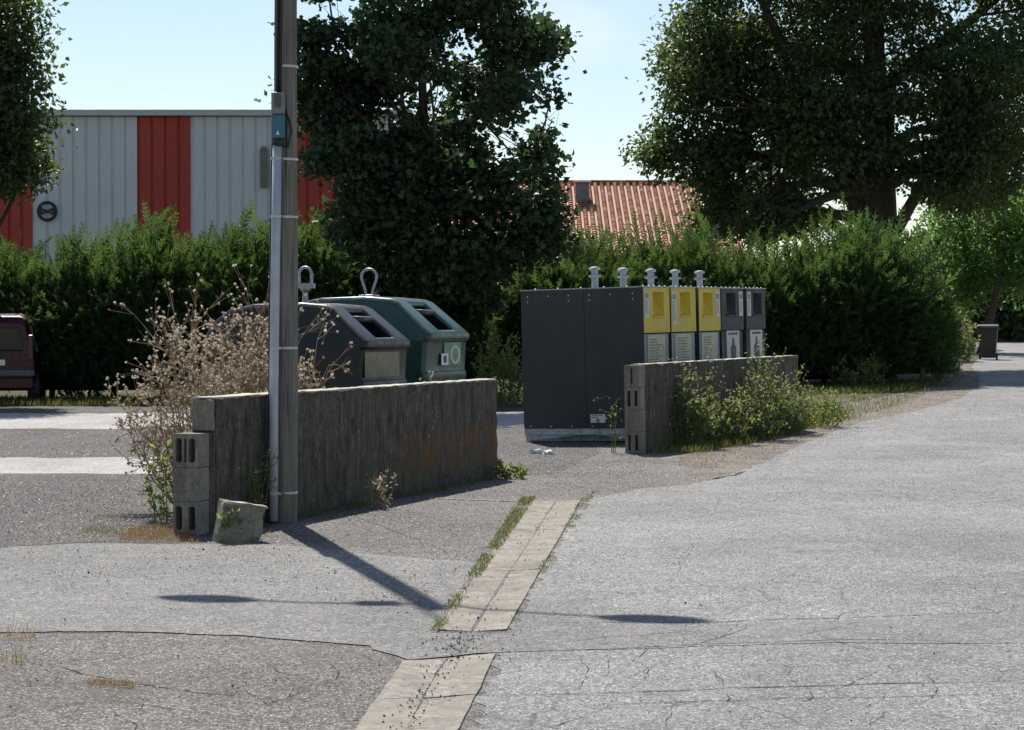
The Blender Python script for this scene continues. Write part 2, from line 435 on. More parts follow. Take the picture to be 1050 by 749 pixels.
class MB:
    """collects shapes into one mesh"""

    def __init__(s):
        s.v = []; s.f = []; s.mi = []; s.n = 0

    def add(s, verts, faces, mi=0):
        off = s.n
        s.v.extend([tuple(v) for v in verts]); s.n += len(verts)
        s.f.extend([tuple(i + off for i in f) for f in faces])
        s.mi.extend([mi] * len(faces))
        return s

    def box(s, c, size, rot=None, mi=0):
        cx, cy, cz = c; x, y, z = (k / 2 for k in size)
        vs = [Vector((sx * x, sy * y, sz * z)) for sx in (-1, 1) for sy in (-1, 1) for sz in (-1, 1)]
        if rot is not None:
            mt = Euler(rot).to_matrix(); vs = [mt @ v for v in vs]
        vs = [v + Vector(c) for v in vs]
        return s.add(vs, [(0, 1, 3, 2), (4, 6, 7, 5), (0, 4, 5, 1), (2, 3, 7, 6), (0, 2, 6, 4), (1, 5, 7, 3)], mi)

    def tube(s, pts, rad, n=8, cap=True, mi=0):
        pts = [Vector(p) for p in pts]
        if isinstance(rad, (int, float)): rad = [rad] * len(pts)
        rings = []
        prev = None
        for i, p in enumerate(pts):
            d = (pts[min(i + 1, len(pts) - 1)] - pts[max(i - 1, 0)])
            d = d.normalized() if d.length > 1e-9 else Vector((0, 0, 1))
            if prev is None:
                a = Vector((1, 0, 0)) if abs(d.x) < 0.9 else Vector((0, 1, 0))
                u = d.cross(a).normalized()
            else:
                u = (prev - d * prev.dot(d))
                u = u.normalized() if u.length > 1e-6 else d.orthogonal().normalized()
            prev = u
            w = d.cross(u)
            rings.append([p + (u * math.cos(2 * math.pi * k / n) + w * math.sin(2 * math.pi * k / n)) * rad[i] for k in range(n)])
        vs = [v for r in rings for v in r]
        fs = []
        for i in range(len(rings) - 1):
            for k in range(n):
                fs.append((i * n + k, i * n + (k + 1) % n, (i + 1) * n + (k + 1) % n, (i + 1) * n + k))
        if cap:
            fs.append(tuple(range(n - 1, -1, -1)))
            fs.append(tuple((len(rings) - 1) * n + k for k in range(n)))
        return s.add(vs, fs, mi)

    def cyl(s, c, r, z0, z1, n=20, mi=0):
        return s.tube([(c[0], c[1], z0), (c[0], c[1], z1)], r, n, True, mi)

    def lathe(s, prof, n=20, c=(0, 0, 0), mi=0):
        vs = []; fs = []
        for r, z in prof:
            for k in range(n):
                a = 2 * math.pi * k / n
                vs.append((c[0] + r * math.cos(a), c[1] + r * math.sin(a), c[2] + z))
        for i in range(len(prof) - 1):
            for k in range(n):
                fs.append((i * n + k, i * n + (k + 1) % n, (i + 1) * n + (k + 1) % n, (i + 1) * n + k))
        fs.append(tuple(range(n - 1, -1, -1)))
        fs.append(tuple((len(prof) - 1) * n + k for k in range(n)))
        return s.add(vs, fs, mi)

    def prism(s, poly, axis, a, b, mi=0):
        """extrude a 2D polygon; axis 'y': poly in xz, 'x': poly in yz, 'z': poly in xy"""
        def P(p, t):
            return {'y': (p[0], t, p[1]), 'x': (t, p[0], p[1]), 'z': (p[0], p[1], t)}[axis]
        n = len(poly)
        vs = [P(p, a) for p in poly] + [P(p, b) for p in poly]
        fs = [tuple(range(n - 1, -1, -1)), tuple(range(n, 2 * n))]
        for i in range(n):
            fs.append((i, (i + 1) % n, n + (i + 1) % n, n + i))
        return s.add(vs, fs, mi)

    def build(s, name, mats, parent=None, smooth=False, bevel=0, seg=2, recalc=True, subsurf=0):
        me = bpy.data.meshes.new(name)
        me.from_pydata(s.v, [], s.f)
        if recalc:
            bm = bmesh.new(); bm.from_mesh(me)
            bmesh.ops.recalc_face_normals(bm, faces=bm.faces)
            bm.to_mesh(me); bm.free()
        if not isinstance(mats, (list, tuple)): mats = [mats]
        for m in mats: me.materials.append(m)
        if len(mats) > 1:
            me.polygons.foreach_set('material_index', s.mi)
        if smooth:
            me.polygons.foreach_set('use_smooth', [True] * len(me.polygons))
        o = bpy.data.objects.new(name, me)
        COL.objects.link(o)
        if parent: o.parent = parent
        if bevel:
            b = o.modifiers.new('bevel', 'BEVEL'); b.width = bevel; b.segments = seg; b.limit_method = 'ANGLE'; b.angle_limit = R(35)
            b.harden_normals = False
        if subsurf:
            b = o.modifiers.new('sub', 'SUBSURF'); b.levels = subsurf; b.render_levels = subsurf
        if smooth and bevel:
            me.polygons.foreach_set('use_smooth', [True] * len(me.polygons))
            w = o.modifiers.new('wn', 'WEIGHTED_NORMAL'); w.keep_sharp = True
        return o


def quads_mesh(name, V, mat, parent=None, nper=4, faces=None):
    """V: (n, nper, 3) array; faces: list of index tuples in one leaf"""
    n = V.shape[0]
    me = bpy.data.meshes.new(name)
    if faces is None: faces = [(0, 1, 2), (0, 2, 3)]
    loops = []
    tot = []
    for f in faces:
        tot.append(len(f))
    base = (np.arange(n) * nper)[:, None]
    per = np.concatenate([np.array(f) for f in faces])[None, :]
    idx = (base + per).reshape(-1)
    nl = len(idx)
    me.vertices.add(n * nper)
    me.vertices.foreach_set('co', V.reshape(-1).astype(np.float32))
    me.loops.add(nl)
    me.loops.foreach_set('vertex_index', idx.astype(np.int32))
    lt = np.tile(np.array(tot, np.int32), n)
    ls = np.concatenate([[0], np.cumsum(lt)[:-1]]).astype(np.int32)
    me.polygons.add(len(lt))
    me.polygons.foreach_set('loop_start', ls)
    me.polygons.foreach_set('loop_total', lt)
    me.update(calc_edges=True)
    me.materials.append(mat)
    o = bpy.data.objects.new(name, me)
    COL.objects.link(o)
    if parent: o.parent = parent
    return o


def unit(a):
    return a / np.maximum(np.linalg.norm(a, axis=-1, keepdims=True), 1e-9)


def leaf_verts(P, D, U, L, W, fold=0.25):
    """rhombic folded leaf at P pointing along D with width direction U"""
    Nn = np.cross(D, U)
    L = np.asarray(L)[:, None]; W = np.asarray(W)[:, None]
    a = P
    b = P + D * L * 0.45 + U * W * 0.5 + Nn * W * fold
    c = P + D * L
    d = P + D * L * 0.45 - U * W * 0.5 + Nn * W * fold
    return np.stack([a, b, c, d], 1)


LOBED = [(0, 1, 2), (0, 2, 3), (0, 3, 4), (0, 4, 5), (0, 5, 6), (0, 6, 7)]


def lobed_verts(P, D, U, L, W):
    """maple-like leaf of eight points"""
    L = np.asarray(L)[:, None]; W = np.asarray(W)[:, None]
    Nn = np.cross(D, U)
    pts = [(0, 0), (0.15, 0.55), (0.45, 0.28), (0.75, 0.5), (1.0, 0.0), (0.75, -0.5), (0.45, -0.28), (0.15, -0.55)]
    out = []
    for a, b in pts:
        out.append(P + D * L * a + U * W * b + Nn * (abs(b) * W * 0.25))
    return np.stack(out, 1)


def rand_frames(n, rng, up=0.0, outward=None, ow=0.0):
    D = unit(rng.normal(size=(n, 3)) + np.array([0, 0, up]) + (outward * ow if outward is not None else 0))
    A = rng.normal(size=(n, 3))
    U = unit(np.cross(D, A))
    return D, U


# ------------------------------------------------------------------ ground and sheets
GX = np.concatenate([np.array([-900, -500, -280, -160, -100, -60, -40]), np.arange(-30, 30.01, 0.5), np.array([40, 60, 100, 160, 280, 500, 900])])
GY = np.concatenate([np.array([-200, -80, -30, -10]), np.arange(0, 140.01, 1.0), np.array([150, 170, 200, 260, 350, 500, 800, 1400])])


def ground_sheet():
    X, Y = np.meshgrid(GX, GY)
    Z = h(X, Y)
    nx, ny = len(GX), len(GY)
    V = np.stack([X, Y, Z], -1).reshape(-1, 3)
    mb = MB()
    mb.v = [tuple(v) for v in V]; mb.n = len(V)
    mb.f = [(j * nx + i, j * nx + i + 1, (j + 1) * nx + i + 1, (j + 1) * nx + i) for j in range(ny - 1) for i in range(nx - 1)]
    mb.mi = [0] * len(mb.f)
    o = mb.build('ground', M['ground'], recalc=False)
    tag(o, kind='structure')


def densify(poly, step, jit, rng, closed=True):
    out = []
    n = len(poly)
    for i in range(n if closed else n - 1):
        a = Vector(poly[i][:2]); b = Vector(poly[(i + 1) % n][:2])
        k = max(1, int((b - a).length / step))
        nrm = Vector((-(b - a).y, (b - a).x)).normalized()
        for j in range(k):
            p = a.lerp(b, j / k)
            if 0 < j or jit > 0:
                p = p + nrm * rng.normal() * jit
            out.append((p.x, p.y))
    if not closed: out.append(tuple(poly[-1][:2]))
    return out


def sheet(name, poly, off, mat, jit=0.02, step=0.3, cracks=None, seed=1, kind='structure'):
    rng = np.random.RandomState(seed)
    pts = densify(poly, step, jit, rng)
    bm = bmesh.new()
    vs = [bm.verts.new((x, y, 0)) for x, y in pts]
    f = bm.faces.new(vs)
    bmesh.ops.triangulate(bm, faces=[f])
    xs = [p[0] for p in pts]; ys = [p[1] for p in pts]
    for gx in GX:
        if min(xs) < gx < max(xs):
            bmesh.ops.bisect_plane(bm, geom=bm.verts[:] + bm.edges[:] + bm.faces[:], plane_co=(gx, 0, 0), plane_no=(1, 0, 0))
    for gy in GY:
        if min(ys) < gy < max(ys) and max(ys) > 20:
            bmesh.ops.bisect_plane(bm, geom=bm.verts[:] + bm.edges[:] + bm.faces[:], plane_co=(0, gy, 0), plane_no=(0, 1, 0))
    co = np.array([v.co[:] for v in bm.verts])
    z = h(co[:, 0], co[:, 1]) + off
    for v, zz in zip(bm.verts, z): v.co.z = zz
    bmesh.ops.recalc_face_normals(bm, faces=bm.faces)
    for fc in bm.faces:
        if fc.normal.z < 0: fc.normal_flip()
    if cracks:
        for line, w in cracks:
            lp = densify([tuple(gnd(*p)[:2]) for p in line], 0.05, 0.0, rng, closed=False)
            n = len(lp)
            wob = np.cumsum(rng.normal(size=n) * 0.006); wob -= np.linspace(wob[0], wob[-1], n)
            prev = None
            for i, (x, y) in enumerate(lp):
                a = Vector(lp[max(i - 1, 0)]); b = Vector(lp[min(i + 1, n - 1)])
                t = (b - a).normalized(); nn = Vector((-t.y, t.x))
                ww = w * (0.25 + 1.1 * rng.rand()) * min(1, 4 * (i + 0.2) / n, 4 * (n - i) / n)
                c = Vector((x, y)) + nn * wob[i]
                pa = c + nn * ww / 2; pb = c - nn * ww / 2
                va = bm.verts.new((pa.x, pa.y, float(h(pa.x, pa.y)) + off + 0.003))
                vb = bm.verts.new((pb.x, pb.y, float(h(pb.x, pb.y)) + off + 0.003))
                if prev:
                    fc = bm.faces.new((prev[0], prev[1], vb, va)); fc.material_index = 1
                    fc.normal_update()
                    if fc.normal.z < 0: fc.normal_flip()
                prev = (va, vb)
    me = bpy.data.meshes.new(name)
    bm.to_mesh(me); bm.free()
    me.materials.append(mat)
    if cracks: me.materials.append(M['crack'])
    o = bpy.data.objects.new(name, me); COL.objects.link(o)
    tag(o, kind=kind)
    return o


def G(*pts):
    return [tuple(gnd(*p)[:2]) for p in pts]


ground_sheet()

def _rand_cracks(seed, n, xr, yr, w):
    r_ = np.random.RandomState(seed)
    out = []
    for _ in range(n):
        x, y = r_.uniform(*xr), r_.uniform(*yr)
        a = r_.choice([0.0, 0.0, 1.3, -1.1]) + r_.normal() * 0.3
        pts = [(x, y)]
        for k in range(r_.randint(2, 6)):
            a += r_.normal() * 0.5
            st = r_.uniform(10, 30)
            x += st * math.cos(a); y = min(max(y + st * 0.45 * math.sin(a), 628), 752)
            pts.append((x, y))
        out.append((pts, w * r_.uniform(0.5, 1.1)))
    return out


fore_cracks = _rand_cracks(9, 12, (20, 340), (662, 745), 0.0045) + [([(30, 651), (80, 650), (110, 651)], 0.012), ([(200, 655), (300, 656), (400, 657)], 0.006), ([(60, 558), (120, 556), (178, 561)], 0.01),
               ([(0, 605), (100, 607), (140, 610), (122, 622), (250, 630), (330, 634), (440, 641)], 0.009),
               ([(30, 678), (90, 695), (200, 712), (330, 722)], 0.008),
               ([(0, 730), (120, 720), (260, 741)], 0.006),
               ([(330, 520), (400, 545), (470, 570)], 0.006)]
sheet('forecourt', [(-16, 4.5), (14, 4.5), (14, 26), (5, 30), (-0.5, 27), (-16, 27)], 0.005, M['fore'], 0.0, 1.0, fore_cracks, 3)
sheet('parking_lot', G((-700, 566), (0, 562), (90, 557), (178, 558)) + [(-2.0, 16.0), (-0.05, 22.2), (0.45, 22.6), (1.0, 26.0), (1.6, 33), (1.2, 42.5), (-30, 42.5)], 0.007, M['park'], 0.015, 0.25, None, 4)
sheet('pale_parking_strip', [(-30, 22.3), (-2.6, 22.5), (-1.2, 22.7), (-0.9, 25.2), (-2, 25.4), (-30, 25.2)], 0.009, M['pale'], 0.07, 0.3, None, 5)
sheet('pale_parking_strip', [(-30, 33.4), (0.8, 33.6), (0.9, 38.6), (-30, 38.3)], 0.009, M['pale'], 0.12, 0.3, None, 6)

road_cracks = _rand_cracks(3, 26, (560, 1050), (640, 748), 0.0045) + [([(520, 640), (640, 641), (720, 641), (800, 637), (900, 634), (1020, 631), (1034, 626)], 0.012),
               ([(540, 670), (640, 668), (760, 663), (860, 660), (960, 660), (1000, 664), (1060, 669)], 0.010),
               ([(480, 716), (600, 713), (760, 707), (900, 703), (1060, 700)], 0.012),
               ([(500, 729), (640, 725), (800, 718), (1060, 713)], 0.008),
               ([(595, 672), (600, 690), (592, 712)], 0.003), ([(700, 666), (706, 640)], 0.003),
               ([(745, 709), (742, 722), (790, 735), (830, 749)], 0.004), ([(660, 712), (690, 725), (680, 749)], 0.003),
               ([(830, 708), (834, 718), (822, 722)], 0.006), ([(920, 703), (905, 720), (870, 735)], 0.003),
               ([(610, 735), (560, 749)], 0.005), ([(560, 664), (620, 655), (700, 650), (760, 652)], 0.005),
               ([(690, 600), (695, 580), (708, 560), (700, 545)], 0.0025), ([(722, 494), (735, 491), (752, 488), (765, 484)], 0.05)]
road_left = [(482, 756), (520, 652), (600, 514), (650, 503), (705, 498), (740, 491), (775, 478), (830, 453), (880, 434), (930, 424), (985, 409), (1004, 396), (1003, 385), (996, 376), (1006, 366), (1030, 360)]
rp = G(*road_left)
sheet('road', [(-0.1, 5)] + rp + [(rp[-1][0] + 6, 135), (60, 135), (60, 60), (22, 22), (14, 5)], 0.008, M['road'], 0.02, 0.1, road_cracks, 7)

# trench repair band crossing the forecourt and the road
sheet('repaired_asphalt_band', G((-500, 567), (0, 564), (90, 559), (180, 560), (262, 558), (365, 568), (430, 574), (497, 579), (472, 614), (447, 651), (522, 651), (740, 642), (900, 637), (1020, 633), (1300, 622), (1300, 660), (980, 662), (860, 661), (640, 668), (516, 671), (415, 679), (380, 664), (250, 654), (120, 649), (0, 650), (-500, 652)), 0.0102, M['patch'], 0.012, 0.12, None, 8)
# dirt shoulder
sheet('dirt_verge', G((650, 468), (690, 474), (720, 488), (750, 493), (790, 480), (840, 456), (890, 438), (940, 426), (998, 410), (1012, 394), (1004, 383), (998, 374), (985, 374), (965, 388), (935, 402), (880, 412), (820, 425), (760, 450), (700, 462)), 0.0062, M['dirt'], 0.05, 0.1, None, 9)

# concrete gutter of slabs with a shallow V
def gutter():
    mb = MB(); rng = np.random.RandomState(5)
    runs = [((545, 515), (569, 515), (447, 648), (481, 649), 3), ((571, 515), (595, 515), (483.5, 649), (520, 648), 3), ((413, 681), (457, 677), (352, 770), (402, 770), 2), ((460, 677), (508, 673), (405, 770), (462, 770), 2)]
    for lt, rt, lb, rb, n in runs:
        L0, R0, L1, R1 = (Vector(gnd(*p)) for p in (lt, rt, lb, rb))
        for k in range(n):
            a0, a1 = k / n, (k + 1) / n
            # equal steps along the ground
            A, B = L0.lerp(L1, a0), R0.lerp(R1, a0)
            C, D = L0.lerp(L1, a1), R0.lerp(R1, a1)
            gap = 0.012 if rng.rand() > 0.4 else 0.004
            ax = (C - A).normalized()
            A = A + ax * gap / 2; B = B + ax * gap / 2; C = C - ax * gap / 2; D = D - ax * gap / 2
            dz = rng.uniform(-0.0015, 0.0015)
            m = 8; nn = 14; ew = np.cumsum(rng.normal(size=(nn + 1, 2)) * 0.0015, 0)
            grid = []
            for j in range(nn + 1):
                row = []
                for i in range(m + 1):
                    p = A.lerp(B, i / m).lerp(C.lerp(D, i / m), j / nn)
                    v = (1 - i / m) if lt[0] in (545, 413) else i / m
                    e = ew[j, 0] if i == 0 else ew[j, 1] if i == m else 0
                    row.append((p.x + e, p.y, (0.0145 + dz + 0.008 * (v - 1)) + rng.normal() * 0.0008))
                grid.append(row)
            vs = [p for row in grid for p in row]
            fs = [(j * (m + 1) + i, j * (m + 1) + i + 1, (j + 1) * (m + 1) + i + 1, (j + 1) * (m + 1) + i) for j in range(nn) for i in range(m)]
            # skirts
            base = len(vs)
            ring = [i for i in range(m + 1)] + [j * (m + 1) + m for j in range(1, nn + 1)] + [nn * (m + 1) + i for i in range(m - 1, -1, -1)] + [j * (m + 1) for j in range(nn - 1, 0, -1)]
            vs += [(vs[q][0], vs[q][1], -0.02) for q in ring]
            for q in range(len(ring)):
                q2 = (q + 1) % len(ring)
                fs.append((ring[q], ring[q2], base + q2, base + q))
            mb.add(vs, fs)
    o = mb.build('gutter', M['gutter'])
    tag(o, kind='structure')
    # thin concrete lip at the upper end
    a, b = gnd(440, 512), gnd(545, 516)
    mb = MB(); d = (b - a)
    mb.box(((a.x + b.x) / 2, (a.y + b.y) / 2, -0.003), (d.length, 0.06, 0.03), (0, 0, math.atan2(d.y, d.x)))
    tag(mb.build('concrete_edging', M['gutter'], bevel=0.006), kind='structure')


gutter()


# ------------------------------------------------------------------ block walls
def noisy_box(mb, x0, x1, y0, y1, z0, z1, step=0.12, amp=0.006, seed=0, mi=0):
    rng = np.random.RandomState(seed)
    nx = max(1, int((x1 - x0) / step)); ny = max(1, int((y1 - y0) / step)); nz = max(1, int((z1 - z0) / step))
    bm = bmesh.new()
    idx = {}
    def V(i, j, k):
        key = (i, j, k)
        if key not in idx:
            p = np.array([x0 + (x1 - x0) * i / nx, y0 + (y1 - y0) * j / ny, z0 + (z1 - z0) * k / nz])
            p = p + rng.normal(size=3) * amp
            if k == 0: p[2] = z0
            idx[key] = bm.verts.new(p)
        return idx[key]
    for i in range(nx):
        for k in range(nz):
            for j in (0, ny):
                bm.faces.new((V(i, j, k), V(i + 1, j, k), V(i + 1, j, k + 1), V(i, j, k + 1)))
        for j in range(ny):
            for k in (0, nz):
                bm.faces.new((V(i, j, k), V(i + 1, j, k), V(i + 1, j + 1, k), V(i, j + 1, k)))
    for j in range(ny):
        for k in range(nz):
            for i in (0, nx):
                bm.faces.new((V(i, j, k), V(i, j + 1, k), V(i, j + 1, k + 1), V(i, j, k + 1)))
    bm.verts.index_update()
    mb.add([v.co[:] for v in bm.verts], [[v.index for v in f.verts] for f in bm.faces], mi)
    bm.free()


def hollow_block(x0, x1, y0, y1, z0, z1, slots, depth=0.14, inset=0.02, zr=(0.14, 0.86)):
    """block whose -x end face has open cells; slots = [(ya, yb)] in 0..1"""
    mb = MB()
    ys = [0.0]
    for a, b in slots: ys += [a, b]
    ys += [1.0]
    zs = [0, zr[0], zr[1], 1.0]
    Y = [y0 + (y1 - y0) * t for t in ys]; Z = [z0 + (z1 - z0) * t for t in zs]
    rng = random.Random(int(z0 * 100) + 3)
    for i in range(len(Y) - 1):
        for k in range(3):
            hole = (i % 2 == 1) and k == 1
            a, b, c, d = Y[i], Y[i + 1], Z[k], Z[k + 1]
            if not hole:
                mb.add([(x0, a, c), (x0, b, c), (x0, b, d), (x0, a, d)], [(0, 1, 2, 3)])
            else:
                xd = x0 + depth
                q = 0.25 * (b - a)   # rounded ends
                ring = [(a + q, c), (b - q, c), (b, c + q), (b, d - q), (b - q, d), (a + q, d), (a, d - q), (a, c + q)]
                vs = [(x0, y, z) for y, z in ring] + [(xd, y, z) for y, z in ring]
                fs = [(m, (m + 1) % 8, 8 + (m + 1) % 8, 8 + m) for m in range(8)] + [tuple(range(8, 16))]
                mb.add(vs, fs)
                for (cy, cz), (p1, p2) in (((a, c), (7, 0)), ((b, c), (1, 2)), ((b, d), (3, 4)), ((a, d), (5, 6))):
                    mb.add([(x0, cy, cz), (x0, *ring[p1]), (x0, *ring[p2])], [(0, 1, 2)])
    # other sides
    c = [(x0, y0, z0), (x1, y0, z0), (x1, y1, z0), (x0, y1, z0), (x0, y0, z1), (x1, y0, z1), (x1, y1, z1), (x0, y1, z1)]
    mb.add(c, [(0, 1, 2, 3), (4, 5, 6, 7), (0, 1, 5, 4), (2, 3, 7, 6), (1, 2, 6, 5)])
    return mb


def block_wall(label, p0, direction, length, height, steps, end_blocks, seed):
    """local x runs along the wall, y across it (-y is the face towards the road)"""
    ang = math.atan2(direction[1], direction[0])
    t = thing('block_wall', label, 'wall', (p0[0], p0[1], p0[2] - 0.0), ang)
    mb = MB()
    T = 0.2
    ch = height / 4
    noisy_box(mb, steps[3], length, 0.0, T, -0.08, height, 0.1, 0.005, seed)
    if steps[0] < steps[3] - 0.01:
        noisy_box(mb, steps[0], steps[3] - 0.001, 0.004, T - 0.004, -0.08, 3 * ch, 0.09, 0.004, seed + 3)
    # thin coping, coloured far paler than the wall to imitate its sunlit top
    cp_ = MB()
    noisy_box(cp_, steps[3] + 0.006, length - 0.006, 0.009, T - 0.006, height - 0.02, height + 0.009, 0.09, 0.0022, seed + 9)
    mb.build('wall_body', M['wall_a' if seed == 21 else 'wall_b'], t)
    cp_.build('coping', M['cap'], t)
    for k, slots, x0 in end_blocks:
        b = hollow_block(x0 - 0.19, x0 - 0.004, 0.002, T - 0.002, k * ch + 0.0015, (k + 1) * ch - 0.0015, slots)
        b.build('end_block', M['blockend'], t, bevel=0.006)
    return t


W1 = (0.324, 0.946)
base1 = gnd(222, 546)
p1 = (base1.x, base1.y, 0)
SL = [(0.12, 0.36), (0.64, 0.88)]
w1 = block_wall('long low stained block wall behind the wooden pole, its near end stepped down', p1, W1, 6.25, 0.985,
                [-0.11, -0.11, -0.11, 0.0],
                [(2, [(0.1, 0.36), (0.45, 0.55), (0.64, 0.9)], -0.11), (1, [], -0.11), (0, [(0.1, 0.36), (0.64, 0.9)], -0.11)], 21)
# plain mortared block facing the end of the top course
mb = MB(); noisy_box(mb, -0.022, -0.002, 0.012, 0.188, 0.75, 0.972, 0.04, 0.003, 5)
mb.build('end_plug', M['blockend'], w1)

W2 = (0.4226, 0.9063)
base2 = gnd(657, 466)
w2 = block_wall('low block wall in front of the yellow and charcoal containers, weeds along its foot', (base2.x, base2.y, float(base2.z)), W2, 6.2, 1.06,
                [0.19, 0.19, 0.19, 0.19],
                [(3, [(0.46, 0.58)], 0.19), (2, [(0.16, 0.36), (0.62, 0.82)], 0.19), (1, [], 0.19), (0, [(0.16, 0.36), (0.62, 0.82)], 0.19)], 41)
w2.rotation_euler = (Matrix.Rotation(R(-0.9), 3, 'Y') @ Matrix.Rotation(math.atan2(W2[1], W2[0]), 3, 'Z')).to_euler()

# loose broken block leaning at the wall end
lb = gnd(243, 557)
mb = MB()
mb.prism([(-0.17, 0), (0.15, 0), (0.15, 0.25), (-0.17, 0.31)], 'y', -0.1, 0.1)
bm_o = None
t = thing('concrete_block', 'broken chunk of concrete block leaning at the stepped wall end beside the pole', 'concrete block', (lb.x - 0.02, lb.y + 0.05, 0.004), R(18))
mbb = MB(); noisy_box(mbb, -0.14, 0.16, -0.1, 0.1, 0.0, 0.27, 0.06, 0.006, 77)
vv = []
for (x, y, z) in mbb.v:
    if z > 0.2: z += -0.16 * (x - 0.0)
    vv.append((x + 0.15 * z, y, z))
mbb.v = vv
mbb.build('block_body', M['blockend'], t)
mbt = MB(); noisy_box(mbt, -0.1, 0.19, -0.09, 0.09, 0.262, 0.276, 0.05, 0.003, 78)
mbt.v = [(x + 0.03, y, z - 0.16 * (x - 0.0)) for x, y, z in mbt.v]
mbt.build('broken_face', M['cap'], t)

# ------------------------------------------------------------------ utility pole
pb = gnd(292.5, 536)
PX, PY = pb.x, pb.y
PH = 7.0
pole = thing('utility_pole', 'tall weathered wooden pole with a pale conduit in front of the block wall', 'utility pole', (PX, PY, 0))
mb = MB()
rr = np.random.RandomState(2)
zs = np.linspace(-0.3, PH, 40)
mb.tube([(0.006 * math.sin(z * 1.3) + 0.004 * z, 0.005 * math.cos(z), z) for z in zs], [0.092 - 0.003 * z / 2 for z in zs], 22)
mb.build('pole_shaft', M['wood'], pole, smooth=True)
ppm = F / PY
# conduit on the left front of the shaft
cx, cy = -0.065, -0.105
mb = MB(); mb.tube([(cx - 0.015, cy, 0.02), (cx - 0.01, cy, 1.0), (cx + 0.004, cy, 2.0), (cx + 0.02, cy, 2.9)], 0.036, 14)
mb.build('conduit', M['conduit'], pole, smooth=True)
mb = MB(); mb.tube([(cx - 0.05, cy + 0.05, 0.02), (cx - 0.045, cy + 0.05, 1.5), (cx - 0.02, cy + 0.05, 3.1)], 0.012, 8)
mb.build('earth_cable', M['black'], pole, smooth=True)
for yy in (505, 357, 223, 164, 69):
    z = at(292, yy, PY).z
    mb = MB()
    n = 26
    rad = 0.0945 - 0.003 * z / 2
    pts = [(rad * math.cos(2 * math.pi * k / n) + 0.004 * z, rad * math.sin(2 * math.pi * k / n), z) for k in range(n)]
    mb.lathe([(rad, -0.009), (rad + 0.003, -0.009), (rad + 0.003, 0.009), (rad, 0.009)], n, (0.004 * z, 0, z))
    if z < 2.95:
        mb.box((cx + 0.01, cy - 0.03, z), (0.085, 0.02, 0.02))
    mb.build('clamp_band', M['band'], pole)
zb0, zb1 = at(292, 147, PY).z, at(292, 97, PY).z
zt = zb0 + (zb1 - zb0) * 0.56
fb = MB(); fb.box((cx + 0.03, cy - 0.02, (zt + zb1) / 2), (0.1, 0.08, zb1 - zt)); fbo = fb.build('fuse_box', M['boxgrey'], pole, bevel=0.006)
mb = MB(); mb.box((cx + 0.03, cy - 0.022, (zt + zb0) / 2 + 0.01), (0.1, 0.082, zt - zb0 - 0.03)); mb.build('blue_cover', M['boxblue'], fbo, bevel=0.006)
mb = MB(); mb.box((cx + 0.03, cy - 0.0635, zt + 0.1), (0.05, 0.004, 0.1)); mb.build('faceplate', M['trim'], fbo)
mb = MB(); mb.prism([(cx + 0.015, zb0 + 0.05), (cx + 0.045, zb0 + 0.05), (cx + 0.03, zb0 + 0.085)], 'y', cy - 0.066, cy - 0.062); mb.build('warning_mark', M['white'], fbo)
mb = MB(); mb.lathe([(0.03, 0), (0.045, 0.03), (0.045, 0.05)], 14, (cx + 0.025, cy - 0.01, zb0 - 0.035)); mb.build('cable_gland', M['black'], fbo)
mb = MB()
mb.tube([(cx + 0.07, cy + 0.0, zb1 - 0.12), (cx + 0.11, cy, zb1 - 0.2), (cx + 0.13, cy, zb0 + 0.08), (cx + 0.1, cy, zb0 - 0.04), (cx + 0.04, cy, zb0 - 0.03)], 0.009, 8)
mb.tube([(cx + 0.02, cy + 0.01, zb1), (cx + 0.03, cy + 0.01, 4.6), (cx + 0.06, cy + 0.01, 7.4)], 0.012, 8)
mb.tube([(cx + 0.04, cy + 0.01, zb1), (cx + 0.055, cy + 0.0, 4.6), (cx + 0.07, cy + 0.01, 7.4)], 0.010, 8)
mb.build('cable', M['black'], pole, smooth=True)
# twin lamp arms near the pole top
ax = Vector((0.945, -0.327, 0))
for s, ln in ((-1, 1.53), (1, 1.4)):
    mb = MB()
    pts = []
    for k in range(9):
        u = k / 8
        pts.append(Vector((0.03, 0, PH - 0.25 + 0.22 * math.sin(u * math.pi * 0.55))) + ax * s * (0.05 + (ln - 0.55) * u))
    mb.tube(pts, 0.022, 10)
    if s < 0: mb.box(pts[2] + Vector((0, 0, -0.02)), (0.24, 0.1, 0.16))
    arm = mb.build('lamp_arm', M['galv'], pole, smooth=True)
    # cobra head: flattened ellipsoid shell
    c0 = pts[-1]
    mb = MB()
    prof = []
    n = 14
    vs = []; fs = []
    st = 12
    for i in range(st + 1):
        u = i / st
        w = 0.17 * math.sin(math.pi * min(max(u * 0.93 + 0.05, 0.02), 0.985)) ** 0.7
        for k in range(n):
            a = 2 * math.pi * k / n
            p = c0 + ax * s * (u * 0.62) + Vector((0.327, 0.945, 0)) * (w * math.cos(a)) + Vector((0, 0, 0.055 * math.sin(a) * (w / 0.17) + 0.03))
            vs.append(p)
    for i in range(st):
        for k in range(n):
            fs.append((i * n + k, i * n + (k + 1) % n, (i + 1) * n + (k + 1) % n, (i + 1) * n + k))
    fs.append(tuple(range(n))); fs.append(tuple(st * n + k for k in range(n)))
    mb.add(vs, fs)
    mb.build('lamp_head', M['boxgrey'], arm, smooth=True)

